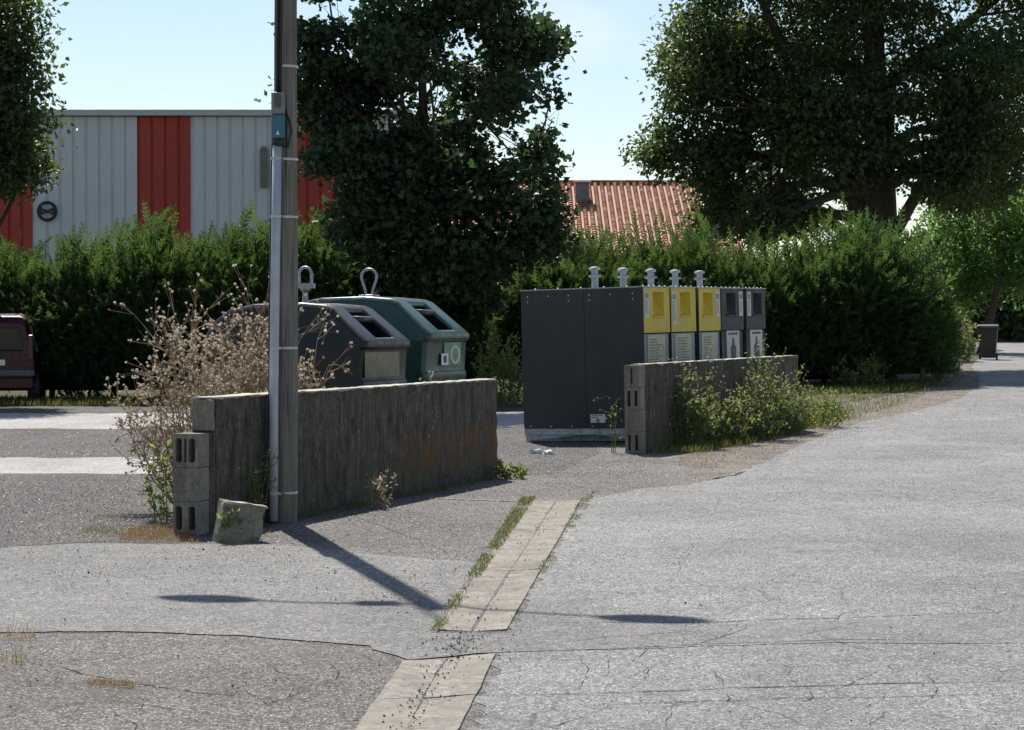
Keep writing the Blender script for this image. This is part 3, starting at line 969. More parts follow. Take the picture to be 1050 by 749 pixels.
# ------------------------------------------------------------------ glass banks (igloo containers)
def igloo(name_label, loc, rz, matbody, kind, scale=1.0):
    t = thing('bottle_bank', name_label, 'recycling bank', loc, rz)
    Lh, Wh = 0.76, 0.62
    # body: profile in xz, rounded sides
    prof = [(-0.70, 0.1), (0.70, 0.1), (0.70, 0.9), (0.735, 0.93), (0.735, 1.0), (0.715, 1.02), (0.735, 1.32), (0.775, 1.345), (0.775, 1.405), (0.735, 1.435),
            (0.385, 1.735), (0.30, 1.765), (0.0, 1.79), (-0.36, 1.775), (-0.56, 1.72), (-0.70, 1.58), (-0.76, 1.38), (-0.76, 1.345), (-0.735, 1.32), (-0.715, 1.02), (-0.735, 1.0), (-0.735, 0.93), (-0.70, 0.9)]
    bm = bmesh.new()
    cols = [-1, -0.93, -0.45, 0.45, 0.93, 1.0]
    rows = []
    for c in cols:
        r = []
        for (x, z) in prof:
            edge = abs(c) > 0.99
            y = c * Wh
            zz = z; xx = x
            if z > 1.35:      # side shoulders round in
                fr = (z - 1.35) / 0.45
                y = c * (Wh - 0.10 * fr)
                if edge: zz = z - 0.045 * (1 if z > 1.45 else 0.3)
            if x < 0: xx = x * 1.36
            if edge: xx = xx * 0.955
            r.append(bm.verts.new((xx, y, zz)))
        rows.append(r)
    n = len(prof)
    slope_face = None
    for i in range(len(cols) - 1):
        for k in range(n):
            f = bm.faces.new((rows[i][k], rows[i][(k + 1) % n], rows[i + 1][(k + 1) % n], rows[i + 1][k]))
            f.smooth = True
            if i == 2 and k == 9: slope_face = f
    bm.faces.new(rows[0]); bm.faces.new(list(reversed(rows[-1])))
    bmesh.ops.recalc_face_normals(bm, faces=bm.faces)
    # opening: inset the sloping face, round it, push it in
    nrm = slope_face.normal.copy()
    bmesh.ops.inset_individual(bm, faces=[slope_face], thickness=0.03, depth=-0.012)
    bmesh.ops.inset_individual(bm, faces=[slope_face], thickness=0.02, depth=-0.02)
    ext = bmesh.ops.inset_individual(bm, faces=[slope_face], thickness=0.012, depth=-0.22)
    slope_face.material_index = 1
    for f in ext['faces']: f.material_index = 1
    me = bpy.data.meshes.new('body'); bm.to_mesh(me); bm.free()
    me.materials.append(matbody); me.materials.append(M['hole'])
    o = bpy.data.objects.new('body', me); COL.objects.link(o); o.parent = t
    b = o.modifiers.new('bevel', 'BEVEL'); b.width = 0.022; b.segments = 3; b.limit_method = 'ANGLE'; b.angle_limit = R(28)
    # base skid
    mb = MB()
    mb.box((0, -0.4, 0.05), (1.3, 0.12, 0.1)); mb.box((0, 0.4, 0.05), (1.3, 0.12, 0.1))
    mb.build('base_skid', M['black'], t, bevel=0.01)
    # inner flap roller in the opening
    mb = MB(); mb.tube([(0.47, -0.26, 1.62), (0.47, 0.26, 1.62)], 0.035, 12); mb.build('flap_roller', M['black'], t, smooth=True)
    HX = -0.15
    if kind == 0:
        mb = MB()
        mb.lathe([(0.045, 1.77), (0.03, 1.83), (0.026, 1.9), (0.05, 1.92), (0.05, 1.945)], 14, (HX, 0, 0))
        mb.box((HX, 0, 1.965), (0.2, 0.06, 0.05))
        ptsU = [(-0.07, 0, 1.97), (-0.07, 0, 2.08)] + [(-0.07 * math.cos(a), 0, 2.08 + 0.075 * math.sin(a)) for a in np.linspace(0.2, math.pi - 0.2, 9)] + [(0.07, 0, 2.08), (0.07, 0, 1.97)]
        ptsU = [(p[0] + HX, p[1], p[2]) for p in ptsU]
        mb.tube(ptsU, 0.016, 10)
        lo = mb.build('lifting_hook', M['galv'], t, smooth=False)
        mb = MB(); mb.box((0.7385, -0.1, 1.17), (0.008, 0.9, 0.25)); mb.build('worn_sticker', M['sticker_worn'], t)
        mb = MB(); mb.box((-0.08, -0.624, 1.42), (0.06, 0.006, 0.2)); mb.build('white_sticker', M['white'], t)
    else:
        mb = MB()
        mb.lathe([(0.12, 1.77), (0.11, 1.81), (0.06, 1.815)], 16, (HX, 0, 0))
        ptsU = [(-0.03, 0, 1.8), (-0.05, 0, 1.88), (-0.085, 0, 1.98)] + [(-0.088 * math.cos(a), 0, 2.0 + 0.085 * math.sin(a)) for a in np.linspace(0.1, math.pi - 0.1, 11)] + [(0.085, 0, 1.98), (0.05, 0, 1.88), (0.03, 0, 1.8)]
        ptsU = [(p[0] + HX, p[1], p[2]) for p in ptsU]
        mb.tube(ptsU, 0.014, 10)
        mb.build('lifting_loop', M['galv'], t, smooth=True)
        mb = MB(); mb.box((0.7385, 0.14, 1.19), (0.008, 0.5, 0.24)); st = mb.build('green_sticker', M['sticker_green'], t)
        mb = MB()
        mb.box((0.744, -0.1, 1.135), (0.005, 0.2, 0.12))
        mb.build('notice', M['white'], st)
        mb = MB()
        # pale bottle ring mark
        ring = [(0.7445, 0.2 + 0.12 * math.cos(a), 1.18 + 0.085 * math.sin(a)) for a in np.linspace(0, 2 * math.pi, 19)]
        mb.tube(ring, 0.012, 6, cap=False)
        mb.build('ring_mark', M['white'], st)
        mb = MB(); mb.box((0.7475, -0.1, 1.135), (0.004, 0.08, 0.07)); mb.build('pictogram', M['ink'], st)
    t.scale = (scale,) * 3
    return t


WR = math.atan2(-W1[0], W1[1])   # front faces across the wall
c1 = at(327, 400, 21.9)
igloo('anthracite bottle bank with square lifting hook, nearest the wooden pole', (c1.x, c1.y, 0), WR, M['igloo_dark'], 0, 0.98)
c2 = at(392, 400, 23.9)
igloo('green bottle bank with teardrop lifting loop behind the block wall', (c2.x, c2.y, 0), WR, M['igloo_green'], 1, 1.03)

# ------------------------------------------------------------------ recycling column row
RZ = R(-25)
TILT = Matrix.Rotation(R(-1.5), 3, 'Y')
ROT = (TILT @ Matrix.Rotation(RZ, 3, 'Z'))
corner = Vector((1.755, 28.6, float(h(1.5, 28.6)) + 0.022))
BD = 1.755
BH = 2.02
ML = 1.01


def text_rows(mb, x, y0, y1, z0, z1, n, rng, face=1):
    for k in range(n):
        z = z1 - (k + 0.5) * (z1 - z0) / n
        w = (y1 - y0) * rng.uniform(0.5, 0.95)
        mb.box((x, y0 + w / 2, z), (0.003, w, (z1 - z0) / n * 0.45))


def module(i, label, colour, sticker_side):
    loc = corner + ROT @ Vector((0, i * ML, 0))
    t = thing('recycling_container', label, 'recycling container', loc, ROT.to_euler(), 'row of recycling containers behind the low wall')
    rng = random.Random(50 + i)
    y0, y1 = 0.0, ML - 0.035
    if i in (2, 4): y0 += 0.07
    # base frame with a notch
    mb = MB()
    w0 = -BD + 0.02
    poly = [(w0, 0.0), (w0 + 0.78, 0.0), (w0 + 0.92, 0.09), (w0 + 1.06, 0.0), (-0.03, 0.0), (-0.03, 0.085), (w0, 0.085)]
    mb.prism(poly, 'y', y0 + 0.012, y0 + 0.06); mb.prism(poly, 'y', y1 - 0.06, y1 - 0.012)
    mb.box(((w0 - 0.03) / 2, (y0 + y1) / 2, 0.128), (BD - 0.02, y1 - y0 - 0.012, 0.085))
    mb.box(((w0 - 0.03) / 2, y0 + 0.0, 0.09), (BD - 0.05, 0.03, 0.012))
    mb.build('base_frame', M['galv'], t, bevel=0.004)
    # body of two side sheets
    mb = MB()
    mb.box(((-BD - 0.2) / 2, (y0 + y1) / 2, (0.17 + BH - 0.012) / 2), (BD - 0.2, y1 - y0, BH - 0.182))
    mb.build('body', M['bin_dark'], t, bevel=0.006)
    if i == 0:
        mb = MB()
        mb.box((-BD * 0.735, y0 - 0.003, 1.09), (BD * 0.515, 0.006, 1.84)); mb.box((-BD * 0.235, y0 - 0.003, 1.09), (BD * 0.475, 0.006, 1.84))
        mb.build('side_sheet', M['bin_dark'], t, bevel=0.002)
        for u in (0.06, 0.23, 0.40, 0.57, 0.74, 0.92):
            zz = [1.93] + ([1.86] if u in (0.06, 0.40, 0.57, 0.92) else [])
            for z in zz + [0.2]:
                mb = MB(); mb.tube([(-BD * (1 - u), y0 - 0.016, z), (-BD * (1 - u), y0 - 0.004, z)], 0.0105, 8)
                mb.build('bolt', M['band'], t)
        mb = MB(); mb.box((-BD * 0.385, y0 - 0.008, 0.3), (0.21, 0.005, 0.11)); lbl = mb.build('maker_label', M['white'], t)
        mb = MB()
        mb.box((-BD * 0.385 - 0.01, y0 - 0.012, 0.34), (0.16, 0.003, 0.012)); mb.box((-BD * 0.385, y0 - 0.012, 0.275), (0.045, 0.003, 0.05)); mb.box((-BD * 0.385 - 0.05, y0 - 0.012, 0.315), (0.09, 0.003, 0.01))
        mb.build('label_print', M['inkpale'], lbl)
    # top plate with rivet heads
    mb = MB()
    mb.box((-BD / 2, (y0 + y1) / 2, BH - 0.004), (BD + 0.016, y1 - y0 + 0.012, 0.014))
    for k in range(5):
        mb.lathe([(0.014, 0), (0.012, 0.008), (0.004, 0.012)], 8, (-0.03, y0 + 0.1 + k * (y1 - y0 - 0.2) / 4, BH + 0.003))
        mb.lathe([(0.014, 0), (0.012, 0.008), (0.004, 0.012)], 8, (-BD + 0.2 + k * 0.33, y0 + 0.04, BH + 0.003))
    mb.build('top_plate', M['galv'], t)
    # front upper panel with a recessed chute
    up0, up1 = 1.41, BH - 0.014
    matp = M['bin_yellow'] if colour == 'yellow' else M['bin_worn']
    mati = M['bin_yellow_in'] if colour == 'yellow' else M['bin_dark']
    cyy = (y0 + y1) / 2 + (0.07 if sticker_side == 'near' else -0.07)
    ya, yb, za, zb = cyy - 0.2, cyy + 0.2, up0 + 0.22, up1 - 0.06
    mb = MB()
    X = 0.0
    Y = [y0 + 0.012, ya, yb, y1 - 0.012]; Z = [up0, za, zb, up1]
    for a in range(3):
        for b in range(3):
            if a == 1 and b == 1: continue
            mb.add([(X, Y[a], Z[b]), (X, Y[a + 1], Z[b]), (X, Y[a + 1], Z[b + 1]), (X, Y[a], Z[b + 1])], [(0, 1, 2, 3)])
    # chute: slopes inward towards the bottom
    ins = [(X, ya, za), (X, yb, za), (X, yb, zb), (X, ya, zb), (-0.06, ya + 0.05, za + 0.02), (-0.06, yb - 0.05, za + 0.02), (-0.19, yb - 0.06, zb - 0.01), (-0.19, ya + 0.06, zb - 0.01)]
    mb.add(ins, [(0, 1, 5, 4), (1, 2, 6, 5), (2, 3, 7, 6), (3, 0, 4, 7), (4, 5, 6, 7)], 1)
    yl, yh = Y[0], Y[3]
    mb.add([(-0.197, yl, up0), (0, yl, up0), (0, yl, up1), (-0.197, yl, up1), (-0.197, yh, up0), (0, yh, up0), (0, yh, up1), (-0.197, yh, up1)],
           [(0, 1, 2, 3), (4, 5, 6, 7), (0, 1, 5, 4), (3, 2, 6, 7)])
    mb.build('front_panel', [matp, mati], t, recalc=True)
    mb = MB(); mb.box((0.006, cyy, za - 0.012), (0.03, 0.44, 0.02)); mb.build('chute_lip', matp, t, bevel=0.004)
    # corner flange
    mb = MB(); mb.box((-0.1, y0 + 0.005, (0.17 + BH - 0.02) / 2), (0.196, 0.012, BH - 0.19)); mb.build('side_flange', M['bin_dark'], t)
    # sticker
    ys = (y0 + 0.04, y0 + 0.21) if sticker_side == 'near' else (y1 - 0.22, y1 - 0.05)
    zs_ = (up0 + 0.2, up1 - 0.04) if i != 1 else (up0 + 0.1, up1 - 0.05)
    mb = MB(); mb.box((0.004, sum(ys) / 2, sum(zs_) / 2), (0.005, ys[1] - ys[0], zs_[1] - zs_[0])); st = mb.build('notice_strip', M['sticker'], t)
    mb = MB()
    mb.box((0.008, sum(ys) / 2, zs_[1] - 0.07), (0.003, (ys[1] - ys[0]) * 0.65, 0.07))
    text_rows(mb, 0.008, ys[0] + 0.03, ys[1] - 0.03, zs_[0] + 0.05, zs_[1] - 0.13, 9, rng)
    mb.build('notice_print', M['inkpale'], st)
    # lower front
    matl = M['pilaster'] if colour == 'yellow' else M['bin_worn']
    mb = MB(); mb.box((-0.11, (y0 + y1) / 2, (0.17 + up0 - 0.01) / 2), (0.17, y1 - y0 - 0.024, up0 - 0.19)); mb.build('lower_panel', matl, t, bevel=0.004)
    if colour == 'yellow':
        mb = MB(); mb.box((-0.02, (y0 + y1) / 2, 1.08), (0.012, 0.62, 0.6)); pn = mb.build('instruction_panel', M['paper'], t)
        mb = MB(); text_rows(mb, -0.0125, y0 + 0.22, y1 - 0.22, 0.82, 1.34, 14, rng); mb.build('instruction_print', M['inkpale'], pn)
    else:
        mb = MB(); mb.box((-0.02, (y0 + y1) / 2 + 0.03, 1.17), (0.012, 0.55, 0.46)); pn = mb.build('pictogram_panel', M['white'], t)
        pn.data.materials[0] = M['sticker']
        mb = MB()
        yc = (y0 + y1) / 2 + 0.03
        mb.prism([(yc - 0.1, 1.0), (yc + 0.1, 1.0), (yc + 0.12, 1.16), (yc + 0.05, 1.2), (yc + 0.03, 1.3), (yc - 0.03, 1.3), (yc - 0.05, 1.2), (yc - 0.12, 1.16)], 'x', -0.0135, -0.011)
        mb.box((-0.0125, yc, 1.355), (0.003, 0.4, 0.03))
        mb.build('pictogram', M['ink'], pn)
    # mushroom lifting head
    mb = MB()
    cxh, cyh = -BD / 2, (y0 + y1) / 2
    mb.lathe([(0.046, 0), (0.046, 0.15), (0.07, 0.155), (0.07, 0.18), (0.046, 0.185), (0.044, 0.245), (0.075, 0.25), (0.08, 0.265), (0.065, 0.285), (0.02, 0.292)], 18, (cxh, cyh, BH + 0.0))
    mb.box((cxh, cyh, BH + 0.168), (0.165, 0.045, 0.03))
    mb.build('lifting_head', M['galv'], t, smooth=False)
    return t


module(0, 'yellow-fronted container nearest the camera, its whole blank charcoal side showing', 'yellow', 'near')
module(1, 'yellow-fronted container in the middle of three, notice strip at its left edge', 'yellow', 'near')
module(2, 'yellow-fronted container beside the first charcoal-fronted one, notice strip on its right', 'yellow', 'far')
module(3, 'charcoal-fronted container next to the last yellow one, notice strip on its right', 'dark', 'far')
module(4, 'charcoal-fronted container at the far end of the row, notice strip on its left', 'dark', 'near')


# ------------------------------------------------------------------ vegetation
def branch_pts(a, b, rng, n=6, bend=0.12, sag=0.0):
    a = np.array(a, float); b = np.array(b, float)
    L = np.linalg.norm(b - a)
    off = rng.normal(size=3) * bend * L
    out = []
    for k in range(n + 1):
        u = k / n
        p = a * (1 - u) + b * u + off * math.sin(math.pi * u) * 0.5 + np.array([0, 0, sag * L * math.sin(math.pi * u)])
        out.append(p)
    return out


def tree(label, cat, base, trunk_top, trunk_r, lobes, nclus, per, leaf_len, mat, seed, gate=0.42, spread=0.38, lobed=False, name='broadleaf_tree', forks=None, group=None, gscale=0.9):
    rng = np.random.RandomState(seed)
    bx, by, bz = base
    t = thing(name, label, 'tree', (bx, by, bz), group=group)
    off = np.array([bx, by, bz])
    mb = MB()
    top = np.array(trunk_top) - off
    tp = branch_pts((0, 0, -0.2), top, rng, 8, 0.04)
    mb.tube(tp, [trunk_r * (1.25 if k == 0 else 1 - 0.55 * k / 8) for k in range(9)], 14)
    L = np.array(lobes, float)
    L[:, :3] -= off
    for l in L:
        k = rng.randint(3, 9)
        st = tp[k]
        pts = branch_pts(st, l[:3], rng, 6, 0.15, 0.08)
        r0 = trunk_r * 0.3
        mb.tube(pts, [r0 * (1 - 0.8 * q / 6) for q in range(7)], 8)
        for _ in range(5):
            d = unit(rng.normal(size=(1, 3)))[0]
            e = l[:3] + d * l[3:6] * 0.85
            mb.tube(branch_pts(pts[rng.randint(3, 7)], e, rng, 4, 0.15), [r0 * 0.24 * (1 - 0.8 * q / 4) for q in range(5)], 5)
    mb.build('trunk', M['bark'], t, smooth=True)
    vol = (L[:, 3] * L[:, 4] * L[:, 5]) ** 0.6
    pick = rng.choice(len(L), size=nclus * 3, p=vol / vol.sum())
    d = unit(rng.normal(size=(nclus * 3, 3)))
    r = rng.rand(nclus * 3) ** 0.42
    C = L[pick, :3] + d * L[pick, 3:6] * r[:, None] * 1.0
    gn = vnoise((C + 50 + seed) * gscale) * 0.65 + vnoise((C + 90 + seed) * gscale * 2.3) * 0.35
    C = C[gn > gate][:nclus]
    dirs = d[gn > gate][:nclus]
    n = len(C)
    P = np.repeat(C, per, 0) + rng.normal(size=(n * per, 3)) * np.array([spread, spread, spread * 0.5])
    out = np.repeat(dirs, per, 0)
    D, U = rand_frames(n * per, rng, -0.35, out, 0.7)
    # leaves lie mostly flat, drooping
    U = unit(U * np.array([1, 1, 0.5]))
    U = unit(U - D * (U * D).sum(1, keepdims=True))
    s = leaf_len * rng.uniform(0.6, 1.25, n * per)
    if lobed:
        quads_mesh('crown', lobed_verts(P, D, U, s, s * 0.95), mat, t, 8, LOBED)
    else:
        quads_mesh('crown', leaf_verts(P, D, U, s, s * 0.62), mat, t)
    return t


def lobe(px, py, rx, ry, d, depth=0.8):
    c = at(px, py, d)
    k = d / F
    rx_, rz_ = rx * k, ry * k
    return (c.x, c.y, c.z, rx_, (rx_ + rz_) / 2 * depth + 0.3, rz_)


def lobes_px(lst, d, seed, jitter=1.2):
    rng = np.random.RandomState(seed)
    return [lobe(px, py, rx, ry, d + rng.uniform(-jitter, jitter)) for px, py, rx, ry in lst]


# dark maple behind the bottle banks
dm = 43.4
ml = lobes_px([(440, 200, 95, 60), (430, 120, 90, 70), (435, 40, 75, 60), (440, -50, 75, 70), (430, -150, 60, 70),
               (352, 160, 38, 36), (378, 232, 38, 40), (338, 95, 40, 42), (322, 25, 24, 38), (385, 70, 40, 50),
               (520, 200, 55, 52), (530, 140, 36, 30), (545, 240, 36, 30), (542, 178, 30, 34), (520, 110, 45, 42), (550, 45, 26, 26), (566, 92, 20, 26), (500, 80, 36, 40),
               (500, 15, 40, 26), (470, 265, 70, 28), (412, 272, 38, 30), (335, -50, 50, 50), (420, 300, 45, 28), (480, 300, 50, 26), (530, 262, 34, 22)], dm, 1)
b = at(436, 400, dm)
tree('dark maple with dense crown standing between the bottle banks and the cladded hall', 'tree', (b.x, dm, 0), at(432, 60, dm)[:], 0.17, ml, 2200, 21, 0.13, M['leaf_maple'], 12, 0.495, 0.2, True, 'maple_tree', gscale=1.1)

# tree at the left edge
dl = 43.5
ll = lobes_px([(2, 60, 42, 55), (18, 110, 34, 42), (5, 160, 42, 35), (-50, 90, 60, 80), (0, -10, 40, 50), (-60, -30, 60, 60), (-40, 180, 50, 30)], dl, 2)
b = at(-45, 400, dl)
tree('dark bushy tree overhanging the hedge at the left edge beside the red car', 'tree', (b.x, dl + 1, 0), at(-40, 80, dl + 1)[:], 0.2, ll, 1300, 26, 0.14, M['leaf_oak'], 31, 0.42, 0.26)

# big tree on the right
db = 59
bl = lobes_px([(860, 60, 130, 80), (760, 60, 65, 55), (730, 120, 50, 50), (684, 155, 32, 30), (735, 198, 34, 24), (800, 195, 42, 38), (850, 140, 80, 60), (960, 130, 90, 60),
               (1010, 90, 80, 70), (1000, 190, 42, 34), (975, 178, 45, 30), (900, -60, 170, 80), (1080, 60, 90, 90), (720, 40, 35, 50), (705, 70, 30, 45), (1090, -60, 100, 80),
               (760, -40, 70, 50), (735, 170, 36, 35), (770, 215, 28, 24), (815, 222, 28, 22), (800, 120, 60, 50), (900, -170, 150, 80), (1030, 160, 30, 40), (790, 232, 30, 18), (756, 222, 30, 24), (730, 226, 20, 16)], db, 3, 2.0)
b = at(908, 400, db)
tree('huge broadleaf tree with thick trunk towering over the right end of the hedge', 'tree', (b.x, db, float(h(b.x, db))), at(905, 90, db)[:], 0.72, bl, 5400, 25, 0.165, M['leaf_oak'], 47, 0.41, 0.27)

# brighter trees by the far road
dg = 74
gl = lobes_px([(985, 222, 40, 30), (1030, 232, 40, 38), (1000, 270, 38, 34), (1050, 280, 34, 30), (1075, 220, 50, 50), (1020, 205, 34, 22), (985, 300, 24, 26)], dg, 4, 1.5)
b = at(1005, 360, dg)
tree('light green sunlit tree leaning over the far end of the road', 'tree', (b.x, dg, float(h(b.x, dg))), at(1035, 235, dg)[:], 0.16, gl, 620, 20, 0.2, M['leaf_bright'], 53, 0.43, 0.36)

df = 100
for k, (cx_, lab) in enumerate(((1020, 'dark tree closing the road end, directly behind the far wheeled bin'), (1062, 'dark tree closing the road end at the right edge of the view'), (985, 'dark tree hidden mostly behind the hedge end and the light green tree'))):
    fl = lobes_px([(cx_, 290, 34, 36), (cx_ + 10, 325, 32, 28), (cx_ - 12, 255, 26, 30), (cx_ + 16, 262, 26, 26), (cx_ - 16, 320, 24, 24)], df + 3 * k, 60 + k)
    b = at(cx_, 350, df + 3 * k)
    tree(lab, 'tree', (b.x, df + 3 * k, float(h(b.x, df + 3 * k))), at(cx_, 280, df + 3 * k)[:], 0.25, fl, 420, 20, 0.34, M['leaf_oak'], 70 + k, 0.33, 0.5)


# conifer hedge built from feathery sprays
SPRAY_F = []


def spray_verts(P, D, U, L, rng):
    """feathery spray: 5 pairs of narrow leaflets plus a tip, each a thin triangle"""
    n = len(P)
    tris = []
    L = L[:, None]
    Nn = np.cross(D, U)
    for k in range(8):
        u = 0.06 + 0.115 * k
        for s in (-1, 1):
            base = P + D * L * u
            ln = L * (0.34 - 0.03 * k) * rng.uniform(0.7, 1.2, (n, 1))
            dr = unit(D * 0.9 + U * s * 0.75 + Nn * rng.normal(size=(n, 1)) * 0.35)
            w = L * 0.034
            sd = unit(np.cross(dr, Nn))
            tris.append(np.stack([base - sd * w * 0.5, base + dr * ln * 0.55 + sd * w * 0.8, base + dr * ln, base + dr * ln * 0.5 - sd * w * 0.8], 1))
    base = P
    sd = U
    tris.append(np.stack([base - sd * L * 0.02, base + D * L * 0.6 + sd * L * 0.03, base + D * L * 1.1, base + D * L * 0.6 - sd * L * 0.03], 1))
    return np.concatenate(tris, 1)   # (n, 11*4, 3)


SPRAY_FACES = [tuple(4 * k + q for q in (0, 1, 2)) for k in range(17)] + [tuple(4 * k + q for q in (0, 2, 3)) for k in range(17)]


def hedge(label, x0, x1, yc_fn, half, top_fn, seed, dens=60, nm='conifer_hedge', trunks=True, lean=0.0, size=(0.28, 0.55)):
    rng = np.random.RandomState(seed)
    xm = (x0 + x1) / 2
    t = thing(nm, label, 'hedge', (xm, float(yc_fn(xm)), float(h(xm, yc_fn(xm)))))
    off = np.array([xm, float(yc_fn(xm)), float(h(xm, yc_fn(xm)))])
    # opaque dark core added inside so no light shows through
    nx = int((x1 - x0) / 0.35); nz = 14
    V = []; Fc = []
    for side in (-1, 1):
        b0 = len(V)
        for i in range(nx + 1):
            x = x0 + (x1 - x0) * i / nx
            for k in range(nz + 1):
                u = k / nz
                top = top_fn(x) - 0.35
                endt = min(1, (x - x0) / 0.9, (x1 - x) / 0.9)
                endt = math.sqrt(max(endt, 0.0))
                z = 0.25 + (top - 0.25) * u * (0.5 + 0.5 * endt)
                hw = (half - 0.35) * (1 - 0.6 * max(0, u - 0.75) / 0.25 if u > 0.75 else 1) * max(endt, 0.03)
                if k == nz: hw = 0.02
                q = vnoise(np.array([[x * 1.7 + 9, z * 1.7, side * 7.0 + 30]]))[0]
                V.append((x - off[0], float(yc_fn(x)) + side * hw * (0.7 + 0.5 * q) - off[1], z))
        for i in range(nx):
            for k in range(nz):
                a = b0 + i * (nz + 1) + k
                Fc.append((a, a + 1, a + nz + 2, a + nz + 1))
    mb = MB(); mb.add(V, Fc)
    mb.build('dark_core', M['leaf_core'], t, smooth=True)
    # outer sprays on front, back and top
    A = (x1 - x0) * (4.0 * 2 + 2 * half)
    n = int(A * dens)
    X = rng.uniform(x0 - 0.1, x1 + 0.1, n)
    T = np.array([top_fn(x) for x in X])
    u = rng.rand(n)
    sel = rng.rand(n)
    yc = np.array([float(yc_fn(x)) for x in X])
    endt = np.sqrt(np.clip(np.minimum((X - x0) / 1.0, (x1 - X) / 1.0), 0.0, 1))
    Z = np.where(sel < 0.72, 0.3 + (T - 0.5) * u ** 0.85 * (0.55 + 0.45 * endt), (T - rng.rand(n) * 0.55) * (0.55 + 0.45 * endt))
    fr = np.clip((Z / T - 0.6) / 0.4, 0, 1)
    hw = half * (1 - 0.62 * fr ** 1.5) * (0.25 + 0.75 * endt)
    side = np.where(rng.rand(n) < 0.66, -1, 1)
    Yo = np.where(sel < 0.72, side * hw * rng.uniform(0.72, 1.08, n), rng.uniform(-1, 1, n) * hw)
    bul = (vnoise(np.stack([X * 0.9, Z * 0.9, side * 5.0 + 20], 1)) - 0.5) * 0.8
    Yo = Yo + side * bul * (sel < 0.72)
    P = np.stack([X - off[0], yc + Yo - off[1], Z], 1)
    outw = np.stack([np.zeros(n) + lean, np.where(sel < 0.72, side, Yo / np.maximum(hw, 0.1)) * 0.9, 0.5 + 0.9 * (fr > 0.5)], 1)
    D = unit(outw + rng.normal(size=(n, 3)) * 0.45)
    U = unit(np.cross(D, rng.normal(size=(n, 3))))
    Ls = rng.uniform(size[0], size[1], n)
    # a few leaders standing above the top
    lead = (sel > 0.93)
    Z2 = T + rng.uniform(-0.35, 0.25, n) + 0.35 * (rng.rand(n) > 0.9)
    Ls[lead] *= 1.5
    P[lead, 2] = Z2[lead] * (0.6 + 0.4 * endt[lead])
    D[lead] = unit(rng.normal(size=(lead.sum(), 3)) * 0.42 + np.array([lean * 0.5, 0, 1]))
    U[lead] = unit(np.cross(D[lead], rng.normal(size=(lead.sum(), 3))))
    quads_mesh('foliage', spray_verts(P, D, U, Ls, rng), M['leaf_hedge'], t, 68, SPRAY_FACES)
    if trunks:
        mb = MB()
        x = x0 + 0.7
        while x < x1 - 0.5:
            y = float(yc_fn(x))
            mb.tube([(x - off[0], y - off[1], -0.1), (x - off[0] + rng.normal() * 0.05, y - off[1], 1.2), (x - off[0], y - off[1], top_fn(x) * 0.8)], [0.07, 0.05, 0.015], 7)
            x += rng.uniform(0.9, 1.3)
        mb.build('stems', M['bark'], t)['kind'] = 'stuff'
    return t


M['leaf_core'] = mat_earth('hedge_dark_core', (0.008, 0.012, 0.005), (0.014, 0.02, 0.008), (0.022, 0.028, 0.012), 3.0)  # near-black fill for the added core behind the sprays


def n1(x, s, o):
    return vnoise(np.array([[x * s + o, o * 1.7, 5.5]]))[0]


def top_left(x):
    return 2.8 + 0.6 * (n1(x, 0.7, 3) - 0.5) + 1.0 * (n1(x, 1.9, 9) - 0.5)


def top_right(x):
    return 2.76 + 0.5 * (n1(x, 0.7, 13) - 0.5) + 0.9 * (n1(x, 1.9, 19) - 0.5)


hedge('long dark conifer hedge with bright ragged top in front of the cladded hall', -14.5, -0.6, lambda x: 45.3 + 0.0 * x, 1.3, top_left, 5, 95)
hedge('dark conifer hedge behind the yellow and charcoal containers', -0.3, 8.3, lambda x: 47.3 + 0.03 * x, 1.4, top_right, 6, 95)


# big leaning conifer at the right end of the hedge
def top_con(x):
    c = 8.0
    return 2.58 - 0.12 * abs(x - c) ** 1.7 + 0.5 * (n1(x, 2.2, 33) - 0.5)


o = hedge('shaggy windswept conifer bush ending the hedge beside the road', 6.2, 9.2, lambda x: 48.5, 1.9, top_con, 8, 150, 'conifer_bush', True, 0.75, (0.35, 0.75))
o['category'] = 'bush'


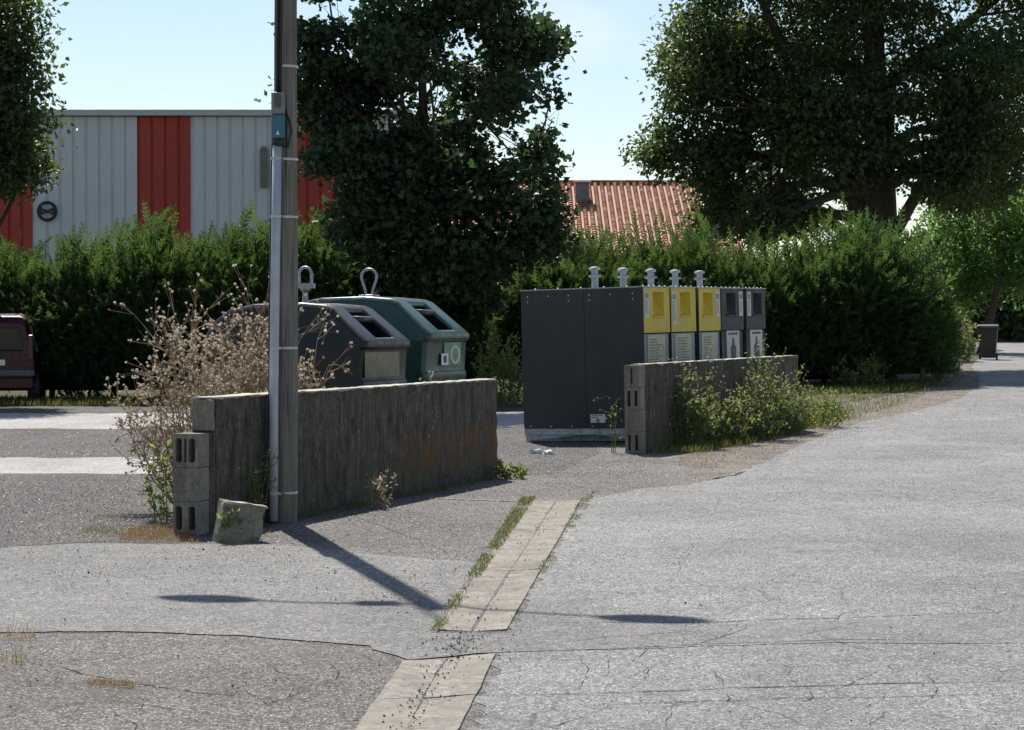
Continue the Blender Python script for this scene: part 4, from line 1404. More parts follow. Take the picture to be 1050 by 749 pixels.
# herbaceous plants
def weed(label, base, nst, height, spread, seed, leaf=0.05, lmat='leaf_weed', heads=0.0, head_size=0.018, smat='leaf_weed', branch=5, nleaf=16, name='weed_plant', cat='weed', droop=0.25, group=None, lean=(0, 0), headtop=True):
    rng = np.random.RandomState(seed)
    t = thing(name, label, cat, base, group=group)
    mb = MB()
    LP = []; LD = []; HP = []
    for s in range(nst):
        a = rng.uniform(0, 2 * math.pi); r = spread * math.sqrt(rng.rand())
        hh = height * rng.uniform(0.55, 1.05) * (1 - 0.35 * (r / max(spread, 1e-3)) ** 2)
        b0 = np.array([r * 0.45 * math.cos(a), r * 0.45 * math.sin(a), -0.02])
        e = np.array([r * 1.1 * math.cos(a) + rng.normal() * 0.05 + lean[0] * hh, r * 0.9 * math.sin(a) + rng.normal() * 0.05 + lean[1] * hh, hh])
        pts = branch_pts(b0, e, rng, 6, 0.1)
        mb.tube(pts, [0.006 * (1 - 0.7 * q / 6) * (height ** 0.5) for q in range(7)], 4, cap=False)
        ends = [(pts[-1], pts[-1] - pts[-2])]
        for bidx in range(branch):
            k = rng.randint(2, 7)
            st = pts[k]
            d = unit((rng.normal(size=(1, 3)) + np.array([0, 0, 1.1])))[0]
            ln = hh * rng.uniform(0.14, 0.34)
            en = st + d * ln
            bp = branch_pts(st, en, rng, 3, 0.15)
            mb.tube(bp, [0.0032 * (1 - 0.6 * q / 3) for q in range(4)], 3, cap=False)
            ends.append((en, d))
            for q in range(nleaf // 5):
                LP.append(bp[rng.randint(1, 4)] + rng.normal(size=3) * 0.01); LD.append(d)
            if heads:
                for q in range(3):
                    d2 = unit((d + rng.normal(size=3) * 0.8)[None])[0]
                    e2 = en + d2 * ln * rng.uniform(0.1, 0.4)
                    mb.tube([bp[2], e2], [0.0022, 0.0014], 3, cap=False)
                    HP.append(e2)
        for q in range(nleaf):
            k = rng.uniform(0.08, 1.0) ** 0.8 * 6
            i = int(min(k, 5)); f = k - i
            LP.append(pts[i] * (1 - f) + pts[i + 1] * f); LD.append(np.array([math.cos(a), math.sin(a), 0.3]))
        if heads:
            for (en, d) in ends: HP.append(en)
    mb.build('stem', M[smat], t)
    t_st = t.children[0] if t.children else None
    if LP:
        P = np.array(LP); n = len(P)
        D = unit(rng.normal(size=(n, 3)) + np.array(LD) * 0.6 + np.array([0, 0, 0.25 - droop]))
        U = unit(np.cross(D, rng.normal(size=(n, 3)) + np.array([0, 0, 1.5])))
        s = leaf * rng.uniform(0.5, 1.35, n)
        quads_mesh('foliage', leaf_verts(P, D, U, s, s * 0.5), M[lmat], t)
    if heads and HP:
        P = np.array(HP)
        P = P[rng.rand(len(P)) < heads]
        n = len(P)
        # each head: tuft of three crossed leaves
        P3 = np.repeat(P, 4, 0)
        D = unit(rng.normal(size=(n * 4, 3)) + np.array([0, 0, 0.7]))
        U = unit(np.cross(D, rng.normal(size=(n * 4, 3))))
        s = head_size * rng.uniform(0.6, 1.4, n * 4)
        quads_mesh('seed_head', leaf_verts(P3 - D * s[:, None] * 0.3, D, U, s, s * 0.8), M['seed'], t)['kind'] = 'stuff'
    return t


def gp(px, py):
    p = gnd(px, py)
    return (p.x, p.y, p.z)


def place(px, d):
    p = at(px, 400, d)
    return (p.x, d, float(h(p.x, d)))


# the tall dry thistle clump at the wall end
weed('tall dry brown thistle with pale seed heads, leftmost at the stepped wall end', place(212, 17.9), 30, 1.42, 0.5, 101, 0.035, 'leaf_dry', 0.95, 0.024, 'leaf_dry', 15, 14, 'dry_thistle', 'thistle', lean=(-0.14, 0))
weed('tall dry thistle in the middle of the clump, directly left of the pole', place(238, 18.5), 36, 1.48, 0.48, 102, 0.035, 'leaf_dry', 0.95, 0.024, 'leaf_dry', 15, 14, 'dry_thistle', 'thistle')
weed('dry thistle partly hidden by the pole in front of the anthracite bottle bank', place(274, 19.0), 32, 1.58, 0.42, 103, 0.035, 'leaf_dry', 0.95, 0.024, 'leaf_dry', 15, 14, 'dry_thistle', 'thistle')
weed('sparse leaning dry stems right of the pole before the anthracite bottle bank', place(306, 18.6), 5, 1.6, 0.2, 104, 0.03, 'leaf_dry', 0.6, 0.025, 'leaf_dry', 7, 5, 'dry_thistle', 'thistle', lean=(0.10, 0))
weed('green leafy weed low at the left of the stepped wall end', place(172, 16.9), 8, 0.75, 0.22, 105, 0.06, 'leaf_weed', 0.25, 0.02, 'leaf_weed', 5, 16)

# weeds along the second wall
for k, (px, d, nst, ht, sprd, lab) in enumerate((
        (704, 27.2, 32, 0.95, 0.42, 'bushy grey green weed nearest the hollow end of the low wall'),
        (738, 28.1, 28, 0.74, 0.42, 'bushy weed in the middle of the low wall below the yellow fronts'),
        (775, 29.1, 32, 1.08, 0.45, 'tall bushy weed against the far half of the low wall'),
        (804, 30.4, 28, 0.82, 0.48, 'green weed at the far end of the low wall'),
        (838, 32.3, 26, 0.62, 0.5, 'low green bush beyond the low wall at the road verge'))):
    weed(lab, place(px, d), nst, ht, sprd, 120 + k, 0.05, 'leaf_weed', 0.3, 0.022, 'leaf_weed', 8, 24)
weed('thin dry flowering stalk rising above the low wall before the yellow containers', place(718, 28.4), 4, 1.35, 0.2, 131, 0.04, 'leaf_dry', 0.8, 0.022, 'leaf_dry', 5, 6, 'dry_weed', 'weed')
weed('thin dry stalk beside the blank side of the nearest container', place(628, 26.3), 3, 0.78, 0.12, 132, 0.04, 'leaf_weed', 0.4, 0.018, 'leaf_weed', 4, 8, 'dry_weed', 'weed')
weed('small broad leaved weed at the far foot of the long wall', place(524, 21.8), 10, 0.2, 0.16, 133, 0.07, 'leaf_weed', 0, 0.02, 'leaf_weed', 3, 14)
weed('pale dry grass weed at the foot of the long wall right of the pole', place(385, 18.2), 9, 0.42, 0.15, 134, 0.05, 'leaf_dry', 0.3, 0.016, 'leaf_dry', 4, 6, 'dry_weed', 'weed')
weed('green weed growing against the broken block chunk', place(236, 15.35), 9, 0.34, 0.1, 135, 0.045, 'leaf_weed', 0, 0.02, 'leaf_weed', 4, 12)
weed('green weed growing up the wall face directly left of the pole', place(268, 16.6), 8, 0.78, 0.12, 136, 0.04, 'leaf_weed', 0.1, 0.02, 'leaf_weed', 4, 10)
weed('thin dry stalk on the long wall near its far end', place(432, 20.3), 3, 1.05, 0.12, 137, 0.03, 'leaf_dry', 0.7, 0.018, 'leaf_dry', 4, 4, 'dry_weed', 'weed')
# sunlit shrubs in the gap behind
for px, d, ht, sd, lab in ((522, 41.0, 1.45, 141, 'loose sunlit shrub in the gap between the long wall and the containers'), (85, 45.6, 0.85, 142, 'small sunlit yellow green shrub at the hedge foot beside the red car'),
                           (880, 46, 0.7, 143, 'pale dry shrub under the windswept conifer'), (955, 51.5, 1.0, 144, 'leafy roadside shrub at the fence post')):
    weed(lab, place(px, d), 26, ht, 0.75, sd, 0.09, 'leaf_weed', 0.1, 0.03, 'leaf_weed', 6, 26, 'roadside_shrub', 'shrub')
weed('pale tall roadside shrub in front of the far wheeled bin', place(980, 64), 30, 1.4, 0.6, 145, 0.12, 'leaf_weed', 0.3, 0.05, 'leaf_dry', 6, 22, 'roadside_shrub', 'shrub')


# grass as stuff
def in_poly(P, poly):
    x, y = P[:, 0], P[:, 1]
    ins = np.zeros(len(P), bool)
    j = len(poly) - 1
    for i in range(len(poly)):
        xi, yi = poly[i]; xj, yj = poly[j]
        c = ((yi > y) != (yj > y)) & (x < (xj - xi) * (y - yi) / (yj - yi + 1e-12) + xi)
        ins ^= c
        j = i
    return ins


def grass(name, poly, n, ht, seed, mat='grass', gate=0.0, gs=2.0, zoff=0.01, wk=0.09):
    rng = np.random.RandomState(seed)
    A = np.array(poly)
    P = rng.uniform(A.min(0), A.max(0), (n * 3, 2))
    P = P[in_poly(P, poly)]
    if gate:
        P = P[vnoise(np.stack([P[:, 0] * gs, P[:, 1] * gs, np.full(len(P), 3.3)], 1)) > gate]
    P = P[:n]
    n = len(P)
    B = np.stack([P[:, 0], P[:, 1], h(P[:, 0], P[:, 1]) + zoff], 1)
    D = unit(rng.normal(size=(n, 3)) * 0.45 + np.array([0, 0, 1]))
    U = unit(np.cross(D, rng.normal(size=(n, 3))))
    L = ht * rng.uniform(0.4, 1.3, n)
    V = leaf_verts(B, D, U, L, L * wk + 0.0014 + 0.0016 * (wk > 0.06), 0.1)
    o = quads_mesh(name, V, M[mat])
    tag(o, {'grass': 'short rough grass growing along walls, hedges and verges', 'dry_grass': 'straw coloured dry grass tufts on the asphalt edges'}.get(name), 'grass', kind='stuff')
    return o


grass('grass', G((668, 468), (720, 466), (790, 452), (872, 431), (850, 416), (815, 416), (740, 440)), 14000, 0.1, 1)
grass('grass', [(-12, 41.8), (-0.8, 42), (0.8, 42.5), (0.8, 46.2), (-14, 45)], 24000, 0.14, 2)
grass('grass', [(3.5, 42.0), (8.0, 44), (9.6, 48.8), (1, 46), (1.2, 43)], 13000, 0.14, 3)
grass('grass', G((535, 512), (550, 512), (455, 648), (440, 652)), 7000, 0.03, 4, 'grass', 0.44, 2.2, 0.012, 0.07)
grass('grass', G((593, 516), (612, 505), (575, 570), (520, 655), (515, 652)), 4200, 0.028, 5, 'grass', 0.5, 2.2, 0.012, 0.07)
grass('grass', G((-60, 690), (25, 690), (40, 660), (5, 645), (-60, 645)), 340, 0.09, 6, 'grass_dry', 0.3, 2.0, 0.01, 0.04)
grass('grass', G((225, 556), (262, 560), (300, 540), (505, 497), (540, 492), (520, 488), (300, 525), (225, 545)), 2200, 0.06, 7, 'grass', 0.42, 2.0)
grass('grass', G((80, 548), (178, 556), (178, 530), (100, 530)), 1500, 0.03, 8, 'grass', 0.5, 2.5, 0.008, 0.06)
grass('dry_grass', G((120, 557), (205, 559), (180, 540), (140, 542)), 1800, 0.035, 9, 'grass_rust', 0.3, 2.5, 0.008, 0.06)
grass('dry_grass', G((90, 700), (140, 703), (140, 708), (90, 706)), 420, 0.018, 10, 'grass_dry')
grass('dry_grass', G((300, 528), (380, 520), (370, 508), (300, 520)), 900, 0.07, 11, 'grass_dry', 0.35, 3)
grass('dry_grass', G((690, 476), (740, 487), (830, 449), (930, 420), (1000, 398), (985, 388), (880, 418), (760, 452)), 5000, 0.06, 12, 'grass_dry', 0.45, 1.3)
grass('grass', G((770, 452), (880, 431), (985, 393), (1000, 381), (978, 380), (905, 404), (860, 416)), 9000, 0.09, 14, 'grass', 0.42, 1.2)
grass('dry_grass', G((535, 530), (550, 512), (460, 640), (430, 660)), 2500, 0.02, 13, 'grass_dry', 0.45, 3)


# loose gravel and pellets as stuff
def pebbles(name, pts, sizes, mat, seed, label):
    rng = np.random.RandomState(seed)
    ico = np.array([(0, 0, 1), (0.9, 0, 0.1), (0.28, 0.85, 0), (-0.72, 0.53, 0.1), (-0.72, -0.53, 0), (0.28, -0.85, 0.1), (0, 0, -0.5)])
    fs = [(0, 1, 2), (0, 2, 3), (0, 3, 4), (0, 4, 5), (0, 5, 1), (6, 2, 1), (6, 3, 2), (6, 4, 3), (6, 5, 4), (6, 1, 5)]
    n = len(pts)
    V = ico[None] * (sizes[:, None, None]) * rng.uniform(0.6, 1.3, (n, 7, 3))
    a = rng.uniform(0, 6.28, n)
    c, s = np.cos(a)[:, None], np.sin(a)[:, None]
    x = V[:, :, 0] * c - V[:, :, 1] * s; y = V[:, :, 0] * s + V[:, :, 1] * c
    V = np.stack([x, y, V[:, :, 2]], 2)
    V = V + np.stack([pts[:, 0], pts[:, 1], h(pts[:, 0], pts[:, 1]) + 0.012 + sizes * 0.35], 1)[:, None, :]
    o = quads_mesh(name, V, M[mat], None, 7, fs)
    tag(o, label, 'gravel', kind='stuff')


def scatter_poly(poly, n, rng):
    A = np.array(poly)
    P = rng.uniform(A.min(0), A.max(0), (n * 4, 2))
    return P[in_poly(P, poly)][:n]


rg = np.random.RandomState(77)
cl = [G((570, 520))[0], G((483, 650))[0], G((462, 678))[0], G((410, 752))[0]]
pp = []
for a, b_ in zip(cl[:-1], cl[1:]):
    n_ = 130
    u = rg.rand(n_)[:, None]
    pp.append(np.array(a) * (1 - u) + np.array(b_) * u + rg.normal(size=(n_, 2)) * np.array([0.055, 0.1]))
pp.append(scatter_poly(G((425, 652), (545, 640), (520, 690), (380, 690)), 70, rg))
pp.append(scatter_poly(G((0, 563), (280, 560), (330, 600), (0, 605)), 220, rg))
pp.append(scatter_poly(G((0, 600), (1050, 600), (1050, 749), (0, 749)), 120, rg))
pp = np.concatenate(pp)
pebbles('gravel', pp, rg.uniform(0.002, 0.0065, len(pp)) * (1 + (rg.rand(len(pp)) > 0.95) * 0.8), 'pebble', 5, 'small dark pellets and grit strewn along the concrete gutter')
qq = np.concatenate([scatter_poly(G((-50, 500), (175, 500), (178, 556), (-50, 562)), 1500, rg), scatter_poly(G((545, 462), (745, 462), (740, 490), (560, 508)), 700, rg),
                     scatter_poly(G((700, 492), (800, 470), (930, 424), (900, 414), (760, 452)), 700, rg), scatter_poly(G((290, 540), (540, 498), (545, 515), (450, 640), (300, 600)), 500, rg)])
pebbles('gravel', qq, rg.uniform(0.002, 0.008, len(qq)), 'stone', 6, 'grey chippings scattered over the parking and the verge')


# aggregate standing proud of the worn asphalt
def mat_chip(name, stops):
    m, nt, out = new_mat(name)
    ge = nt.nodes.new('ShaderNodeNewGeometry')
    c = ramp(nt, ge.outputs['Random Per Island'], stops)
    principled(nt, out, c, 0.75, 0, 0.35)
    return m


def chips(label, zones, seed, mat):
    rng = np.random.RandomState(seed)
    PP = []; SS = []
    for poly, dens, s0, s1 in zones:
        A = np.array(poly)
        lo_, hi_ = A.min(0), A.max(0)
        n = int((hi_ - lo_).prod() * dens)
        P = rng.uniform(lo_, hi_, (n, 2))
        P = P[in_poly(P, poly)]
        cl = vnoise(np.stack([P[:, 0] * 1.1, P[:, 1] * 1.1, np.full(len(P), seed + 0.4)], 1)) * 0.6 + vnoise(np.stack([P[:, 0] * 4, P[:, 1] * 4, np.full(len(P), seed + 7.4)], 1)) * 0.4
        P = P[rng.rand(len(P)) < np.clip(0.25 + 1.3 * (cl - 0.25), 0.15, 1)]
        PP.append(P); SS.append(rng.uniform(s0, s1, len(P)))
    P = np.concatenate(PP); sz = np.concatenate(SS)
    n = len(P)
    shp = np.array([(1, 0, 0), (0, 1, 0), (-1, 0, 0), (0, -1, 0), (0, 0, 0.85)], float)
    V = shp[None] * rng.uniform(0.6, 1.25, (n, 5, 1)) * sz[:, None, None] * 0.5
    V[:, 4, :2] += rng.normal(size=(n, 2)) * sz[:, None] * 0.2
    a = rng.uniform(0, 6.28, n); c, s_ = np.cos(a)[:, None], np.sin(a)[:, None]
    V = np.stack([V[:, :, 0] * c - V[:, :, 1] * s_, V[:, :, 0] * s_ + V[:, :, 1] * c, V[:, :, 2]], 2)
    V += np.stack([P[:, 0], P[:, 1], h(P[:, 0], P[:, 1]) + 0.0098], 1)[:, None, :]
    o = quads_mesh('gravel', V, mat, None, 5, [(0, 1, 4), (1, 2, 4), (2, 3, 4), (3, 0, 4)])
    tag(o, label, 'gravel', kind='stuff')


def strip_zone(y0, y1, x_of):
    return [(x_of(y0)[0], y0), (x_of(y0)[1], y0), (x_of(y1)[1], y1), (x_of(y1)[0], y1)]


def gx(y):      # middle line of the gutter
    return 0.38 + (y - 18.9) * 0.0685


roadz = [(strip_zone(7.6, 12, lambda y: (gx(y) + 0.24, 0.26 * y + 0.6)), 1700, 0.004, 0.009), (strip_zone(12, 18.5, lambda y: (gx(y) + 0.24, 0.26 * y + 0.6)), 800, 0.006, 0.012),
         (strip_zone(18.5, 30, lambda y: (0.6 + (y - 18.5) * 0.17, 0.26 * y + 0.6)), 260, 0.008, 0.017), (strip_zone(30, 48, lambda y: (2.6 + (y - 30) * 0.26, 0.26 * y + 0.6)), 70, 0.012, 0.026)]
forez = [(strip_zone(7.6, 12, lambda y: (-0.26 * y - 0.6, gx(y) - 0.24)), 1700, 0.004, 0.01), (strip_zone(12, 16.0, lambda y: (-0.26 * y - 0.6, gx(y) - 0.24)), 900, 0.006, 0.013),
         ([(-1.9, 16), (gx(16) - 0.24, 16), (0.2, 19.5), (1.2, 19.5), (1.7, 25), (0.2, 25), (-0.1, 22)], 600, 0.007, 0.015)]
parkz = [([(-6.5, 15.6), (-2.55, 15.6), (-2.6, 22.3), (-7.5, 22.3)], 900, 0.008, 0.018), ([(-9, 25.3), (0.4, 25.3), (1.0, 33), (-11, 33)], 130, 0.012, 0.028),
         ([(-0.1, 22.2), (1.4, 22.2), (1.6, 28), (0.3, 28)], 500, 0.008, 0.018)]
chips('pale and dark aggregate standing out of the worn road surface', roadz, 21, mat_chip('road_aggregate', [(0, (0.04, 0.038, 0.036)), (0.3, (0.14, 0.135, 0.13)), (0.65, (0.34, 0.33, 0.31)), (1, (0.6, 0.58, 0.55))]))
chips('coarse warm grey aggregate standing out of the forecourt asphalt', forez, 22, mat_chip('forecourt_aggregate', [(0, (0.025, 0.022, 0.02)), (0.4, (0.09, 0.082, 0.075)), (0.72, (0.24, 0.22, 0.2)), (1, (0.55, 0.51, 0.47))]))
chips('coarse gravel grains on the dark parking asphalt', parkz, 23, mat_chip('parking_aggregate', [(0, (0.02, 0.018, 0.017)), (0.5, (0.07, 0.063, 0.058)), (0.78, (0.2, 0.18, 0.165)), (1, (0.55, 0.5, 0.47))]))


# ------------------------------------------------------------------ red car at the left edge (seen from behind)
def red_car():
    p = gnd(-15, 415)
    t = thing('parked_car', 'dark red compact van parked in the hedge shade at the left edge', 'car', (at(-8, 415, 43.0).x, 43.0, 0), R(90 + 9.6))
    # local x forward, rear at 0
    st = [  # x, zlow, half sill, half belt, zbelt, half roof, zroof
        (0.00, 0.42, 0.74, 0.80, 0.92, 0.62, 1.60), (0.10, 0.30, 0.80, 0.845, 0.95, 0.66, 1.74), (0.6, 0.26, 0.82, 0.86, 0.97, 0.68, 1.80), (1.9, 0.24, 0.82, 0.86, 0.97, 0.68, 1.80),
        (2.5, 0.24, 0.82, 0.86, 0.98, 0.66, 1.72), (3.2, 0.26, 0.82, 0.85, 0.99, 0.70, 1.06), (3.8, 0.30, 0.80, 0.82, 0.86, 0.62, 0.94), (4.0, 0.42, 0.70, 0.72, 0.70, 0.5, 0.76)]
    vs = []; fs = []
    secs = []
    for x, zl, hs, hb, zb, hr, zr in st:
        half = [(hs * 0.9, zl), (hs, zl + 0.12), (hb, (zl + zb) / 2 + 0.05), (hb - 0.01, zb), ((hb * 0.35 + hr * 0.65), zb + (zr - zb) * 0.6), (hr, zr - 0.06 * (zr - zb) / 0.8), (hr * 0.8, zr)]
        ring = [(x, -y, z) for y, z in half] + [(x, y, z) for y, z in reversed(half)]
        secs.append(len(vs)); vs += ring
    m = 14
    for i in range(len(st) - 1):
        for k in range(m):
            fs.append((secs[i] + k, secs[i] + (k + 1) % m, secs[i + 1] + (k + 1) % m, secs[i + 1] + k))
    fs.append(tuple(secs[0] + k for k in range(m))); fs.append(tuple(secs[-1] + k for k in reversed(range(m))))
    mb = MB(); mb.add(vs, fs)
    mb.build('body', M['vanred'], t, smooth=True, bevel=0.03, seg=3)
    # windows
    mb = MB(); mb.prism([(-0.58, 1.06), (0.58, 1.06), (0.50, 1.52), (-0.50, 1.52)], 'x', -0.03, 0.05); mb.build('rear_window', M['glass'], t, bevel=0.02)
    for s in (-1, 1):
        for xa, xb in ((0.35, 1.05), (1.12, 1.95), (2.02, 2.6)):
            q = [(xa, s * 0.852, 1.04), (xb, s * 0.852, 1.04), (xb - (0.18 if xb > 2.3 else 0), s * 0.725, 1.56), (xa + 0.03, s * 0.725, 1.56)]
            mb = MB(); off = Vector((0, s * 0.012, 0.0))
            a = [Vector(v) + off for v in q]; b = [v - Vector((0, s * 0.05, 0)) for v in a]
            mb.add(a + b, [(0, 1, 2, 3), (4, 5, 6, 7), (0, 1, 5, 4), (1, 2, 6, 5), (2, 3, 7, 6), (3, 0, 4, 7)])
            mb.build('side_window', M['glass'], t)
    mb = MB(); q = [(2.62, -0.6, 1.66), (2.62, 0.6, 1.66), (3.14, 0.68, 1.12), (3.14, -0.68, 1.12)]
    a = [Vector(v) + Vector((0.03, 0, 0.03)) for v in q]; b = [v - Vector((0.05, 0, 0.05)) for v in a]
    mb.add(a + b, [(0, 1, 2, 3), (4, 5, 6, 7), (0, 1, 5, 4), (1, 2, 6, 5), (2, 3, 7, 6), (3, 0, 4, 7)]); mb.build('windscreen', M['glass'], t)
    mb = MB(); mb.box((-0.02, 0, 0.62), (0.16, 1.64, 0.13)); mb.build('rear_bumper_strip', M['trim'], t, bevel=0.03)
    mb = MB(); mb.box((0.0, 0, 0.42), (0.14, 1.6, 0.24)); mb.build('rear_bumper', M['vanred'], t, bevel=0.04)
    mb = MB(); mb.box((-0.012, 0, 0.83), (0.03, 0.5, 0.11)); mb.build('number_plate', M['white'], t)
    for s in (-1, 1):
        mb = MB(); mb.box((0.03, s * 0.74, 1.12), (0.1, 0.1, 0.5)); mb.build('tail_light', M['lens'], t, bevel=0.02)
        mb = MB(); mb.box((2.55, s * 1.0, 1.1), (0.1, 0.2, 0.2)); mb.box((2.55, s * 0.88, 1.06), (0.05, 0.14, 0.05))
        mr = mb.build('wing_mirror', M['vanred'], t, bevel=0.03)
        mb = MB(); mb.box((2.497, s * 1.0, 1.1), (0.01, 0.17, 0.17)); mb.build('mirror_glass', M['conduit'], mr)
        mb = MB(); mb.box((1.9, s * 0.868, 0.62), (2.6, 0.02, 0.09)); mb.build('side_moulding', M['trim'], t, bevel=0.008)
        for wx in (0.68, 3.25):
            mb = MB(); mb.tube([(wx, s * 0.66, 0.33), (wx, s * 0.868, 0.33)], 0.38, 24); mb.build('wheel_arch', M['black'], t)
            mb = MB()
            prof = [(0.19, -0.1), (0.29, -0.1), (0.315, -0.07), (0.315, 0.07), (0.29, 0.1), (0.19, 0.1)]
            n = 28; vs = []; fs = []
            for r_, y_ in prof:
                for k in range(n):
                    an = 2 * math.pi * k / n
                    vs.append((wx + r_ * math.cos(an), s * 0.79 + y_, 0.315 + r_ * math.sin(an)))
            for i in range(len(prof)):
                for k in range(n):
                    j = (i + 1) % len(prof)
                    fs.append((i * n + k, i * n + (k + 1) % n, j * n + (k + 1) % n, j * n + k))
            mb.add(vs, fs); wo = mb.build('wheel', M['tyre'], t, smooth=False)
            mb = MB(); mb.tube([(wx, s * 0.72, 0.315), (wx, s * 0.875, 0.315)], 0.19, 20); mb.tube([(wx, s * 0.86, 0.315), (wx, s * 0.885, 0.315)], 0.06, 12)
            mb.build('rim', M['galv'], wo)


red_car()

# ------------------------------------------------------------------ far wheeled bin and fence
def wheelie(px, d):
    b = place(px, d)
    t = thing('wheeled_bin', 'dark two wheeled refuse bin at the far roadside beyond the hedge', 'wheeled bin', b, R(-14))
    mb = MB()
    lo, hi_ = (0.22, 0.25), (0.29, 0.36)
    vs = [(sx * lo[0], sy * lo[1], 0.06) for sx in (-1, 1) for sy in (-1, 1)] + [(sx * hi_[0], sy * hi_[1], 0.98) for sx in (-1, 1) for sy in (-1, 1)]
    mb.add(vs, [(0, 1, 3, 2), (4, 5, 7, 6), (0, 1, 5, 4), (2, 3, 7, 6), (0, 2, 6, 4), (1, 3, 7, 5)])
    mb.box((0, 0, 0.95), (0.62, 0.76, 0.06))
    mb.build('body', M['bin_dark'], t, bevel=0.02)
    mb = MB(); mb.prism([(-0.4, 0.985), (0.4, 0.985), (0.4, 1.02), (0.2, 1.07), (-0.25, 1.06), (-0.4, 1.02)], 'x', -0.31, 0.31)
    mb.build('lid', M['bin_dark'], t, bevel=0.02)
    mb = MB(); mb.tube([(-0.24, 0.42, 0.97), (0.24, 0.42, 0.97)], 0.018, 8); mb.build('handle_bar', M['black'], t)
    for sx in (-1, 1):
        mb = MB(); mb.tube([(sx * 0.25 - 0.03, 0.26, 0.1), (sx * 0.25 + 0.03, 0.26, 0.1)], 0.1, 18)
        mb.build('wheel', M['tyre'], t)


wheelie(1013, 66)

fence = thing('wire_fence', 'short wire fence on concrete posts under the windswept conifer by the road', 'fence', place(950, 46.5))
fb0 = Vector(fence.location)
fps = [Vector(place(px, d)) for px, d in ((946, 47.0), (963, 49.2), (973, 53.5))]
for k, p in enumerate(fps):
    q = p - fb0
    mb = MB(); noisy_box(mb, q.x - 0.045, q.x + 0.045, q.y - 0.045, q.y + 0.045, q.z - 0.1, q.z + (1.0 if k != 1 else 0.8), 0.1, 0.003, k)
    mb.build('post', M['block'], fence)
mb = MB()
for z in (0.2, 0.45, 0.7, 0.95):
    for a, b_ in zip(fps[:-1], fps[1:]):
        mb.tube([a - fb0 + Vector((0, 0, z)), b_ - fb0 + Vector((0, 0, z))], 0.006, 4)
mb.build('wire', M['galv'], fence)


for k, (px, py) in enumerate(((549, 466), (563, 467))):
    q = gnd(px, py)
    mb = MB(); rl = np.random.RandomState(k)
    noisy_box(mb, q.x - 0.05, q.x + 0.05, q.y - 0.05, q.y + 0.05, 0.008 + q.z, 0.05 + q.z, 0.025, 0.012, k)
    tag(mb.build('paper_scrap', M['white']), ['crumpled white paper scrap on the asphalt, nearest the container base corner', 'smaller crumpled white paper scrap to the right of the first one'][k], 'litter')

# ------------------------------------------------------------------ cladded hall
def hall():
    d = 66.0
    def X(px): return at(px, 337, d).x
    top = at(100, 113, d).z
    t = thing('industrial_hall', 'long industrial hall clad in pale grey and red ribbed steel behind the hedge', 'building', (X(150), d, 0))
    ox = X(150)
    spans = [(-260, -80, 'clad_grey'), (-80, 34, 'clad_red'), (34, 141, 'clad_grey'), (141, 196, 'clad_red'), (196, 300, 'clad_grey'), (300, 355, 'clad_red'), (355, 418, 'clad_grey')]
    for a, b, m in spans:
        xa, xb = X(a) - ox, X(b) - ox
        mb = MB()
        n = max(1, round((xb - xa) / 0.385)); w = (xb - xa) / n
        pts = []
        for k in range(n):
            x = xa + k * w
            pts += [(x, 0), (x + 0.03, 0.05), (x + 0.06, 0.05), (x + 0.09, 0.0)]
        pts.append((xb, 0))
        poly = [(x, y) for x, y in pts] + [(xb, 0.25), (xa, 0.25)]
        # ribbed front as strips plus a back slab
        for (x0_, y0_), (x1_, y1_) in zip(pts[:-1], pts[1:]):
            mb.add([(x0_, y0_, 0), (x1_, y1_, 0), (x1_, y1_, top - 0.2), (x0_, y0_, top - 0.2)], [(0, 1, 2, 3)])
        mb.build('wall_panel', M[m], t, recalc=False)
    xa, xb = X(-260) - ox, X(418) - ox
    mb = MB(); mb.box(((xa + xb) / 2, 12.13, top / 2 - 0.1), (xb - xa, 23.9, top - 0.22)); mb.build('wall', M['clad_grey'], t)
    mb = MB(); mb.box(((xa + xb) / 2, 12, top - 0.09), (xb - xa + 0.3, 24.4, 0.19)); mb.build('roof', M['fascia'], t, bevel=0.02)
    # round emblem
    r = 9 * d / F
    c = at(49, 217, d)
    mb = MB()
    ring = [(c.x - ox + r * math.cos(a), -0.1, c.z + r * math.sin(a)) for a in np.linspace(0, 2 * math.pi, 33)]
    mb.tube(ring, 0.045, 8, cap=False)
    for s in (-1, 1):
        mb.tube([(c.x - ox - r * 0.8, -0.1, c.z + s * r * 0.35), (c.x - ox + r * 0.75, -0.1, c.z - s * r * 0.35)], 0.028, 6)
    mb.box((c.x - ox - r * 0.75, -0.1, c.z), (0.06, 0.05, r * 0.8))
    mb.box((c.x - ox + r * 0.72, -0.1, c.z), (0.06, 0.05, r * 0.7))
    mb.build('round_emblem', M['black'], t)
    c = at(271, 172, d)
    mb = MB(); mb.prism([(-0.11, -0.6), (0.11, -0.6), (0.11, 0.5), (0.06, 0.62), (-0.06, 0.62), (-0.11, 0.5)], 'y', -0.14, -0.02)
    mb.v = [(x + c.x - ox, y, z + c.z) for x, y, z in mb.v]
    mb.build('wall_louvre', M['olive'], t)


hall()


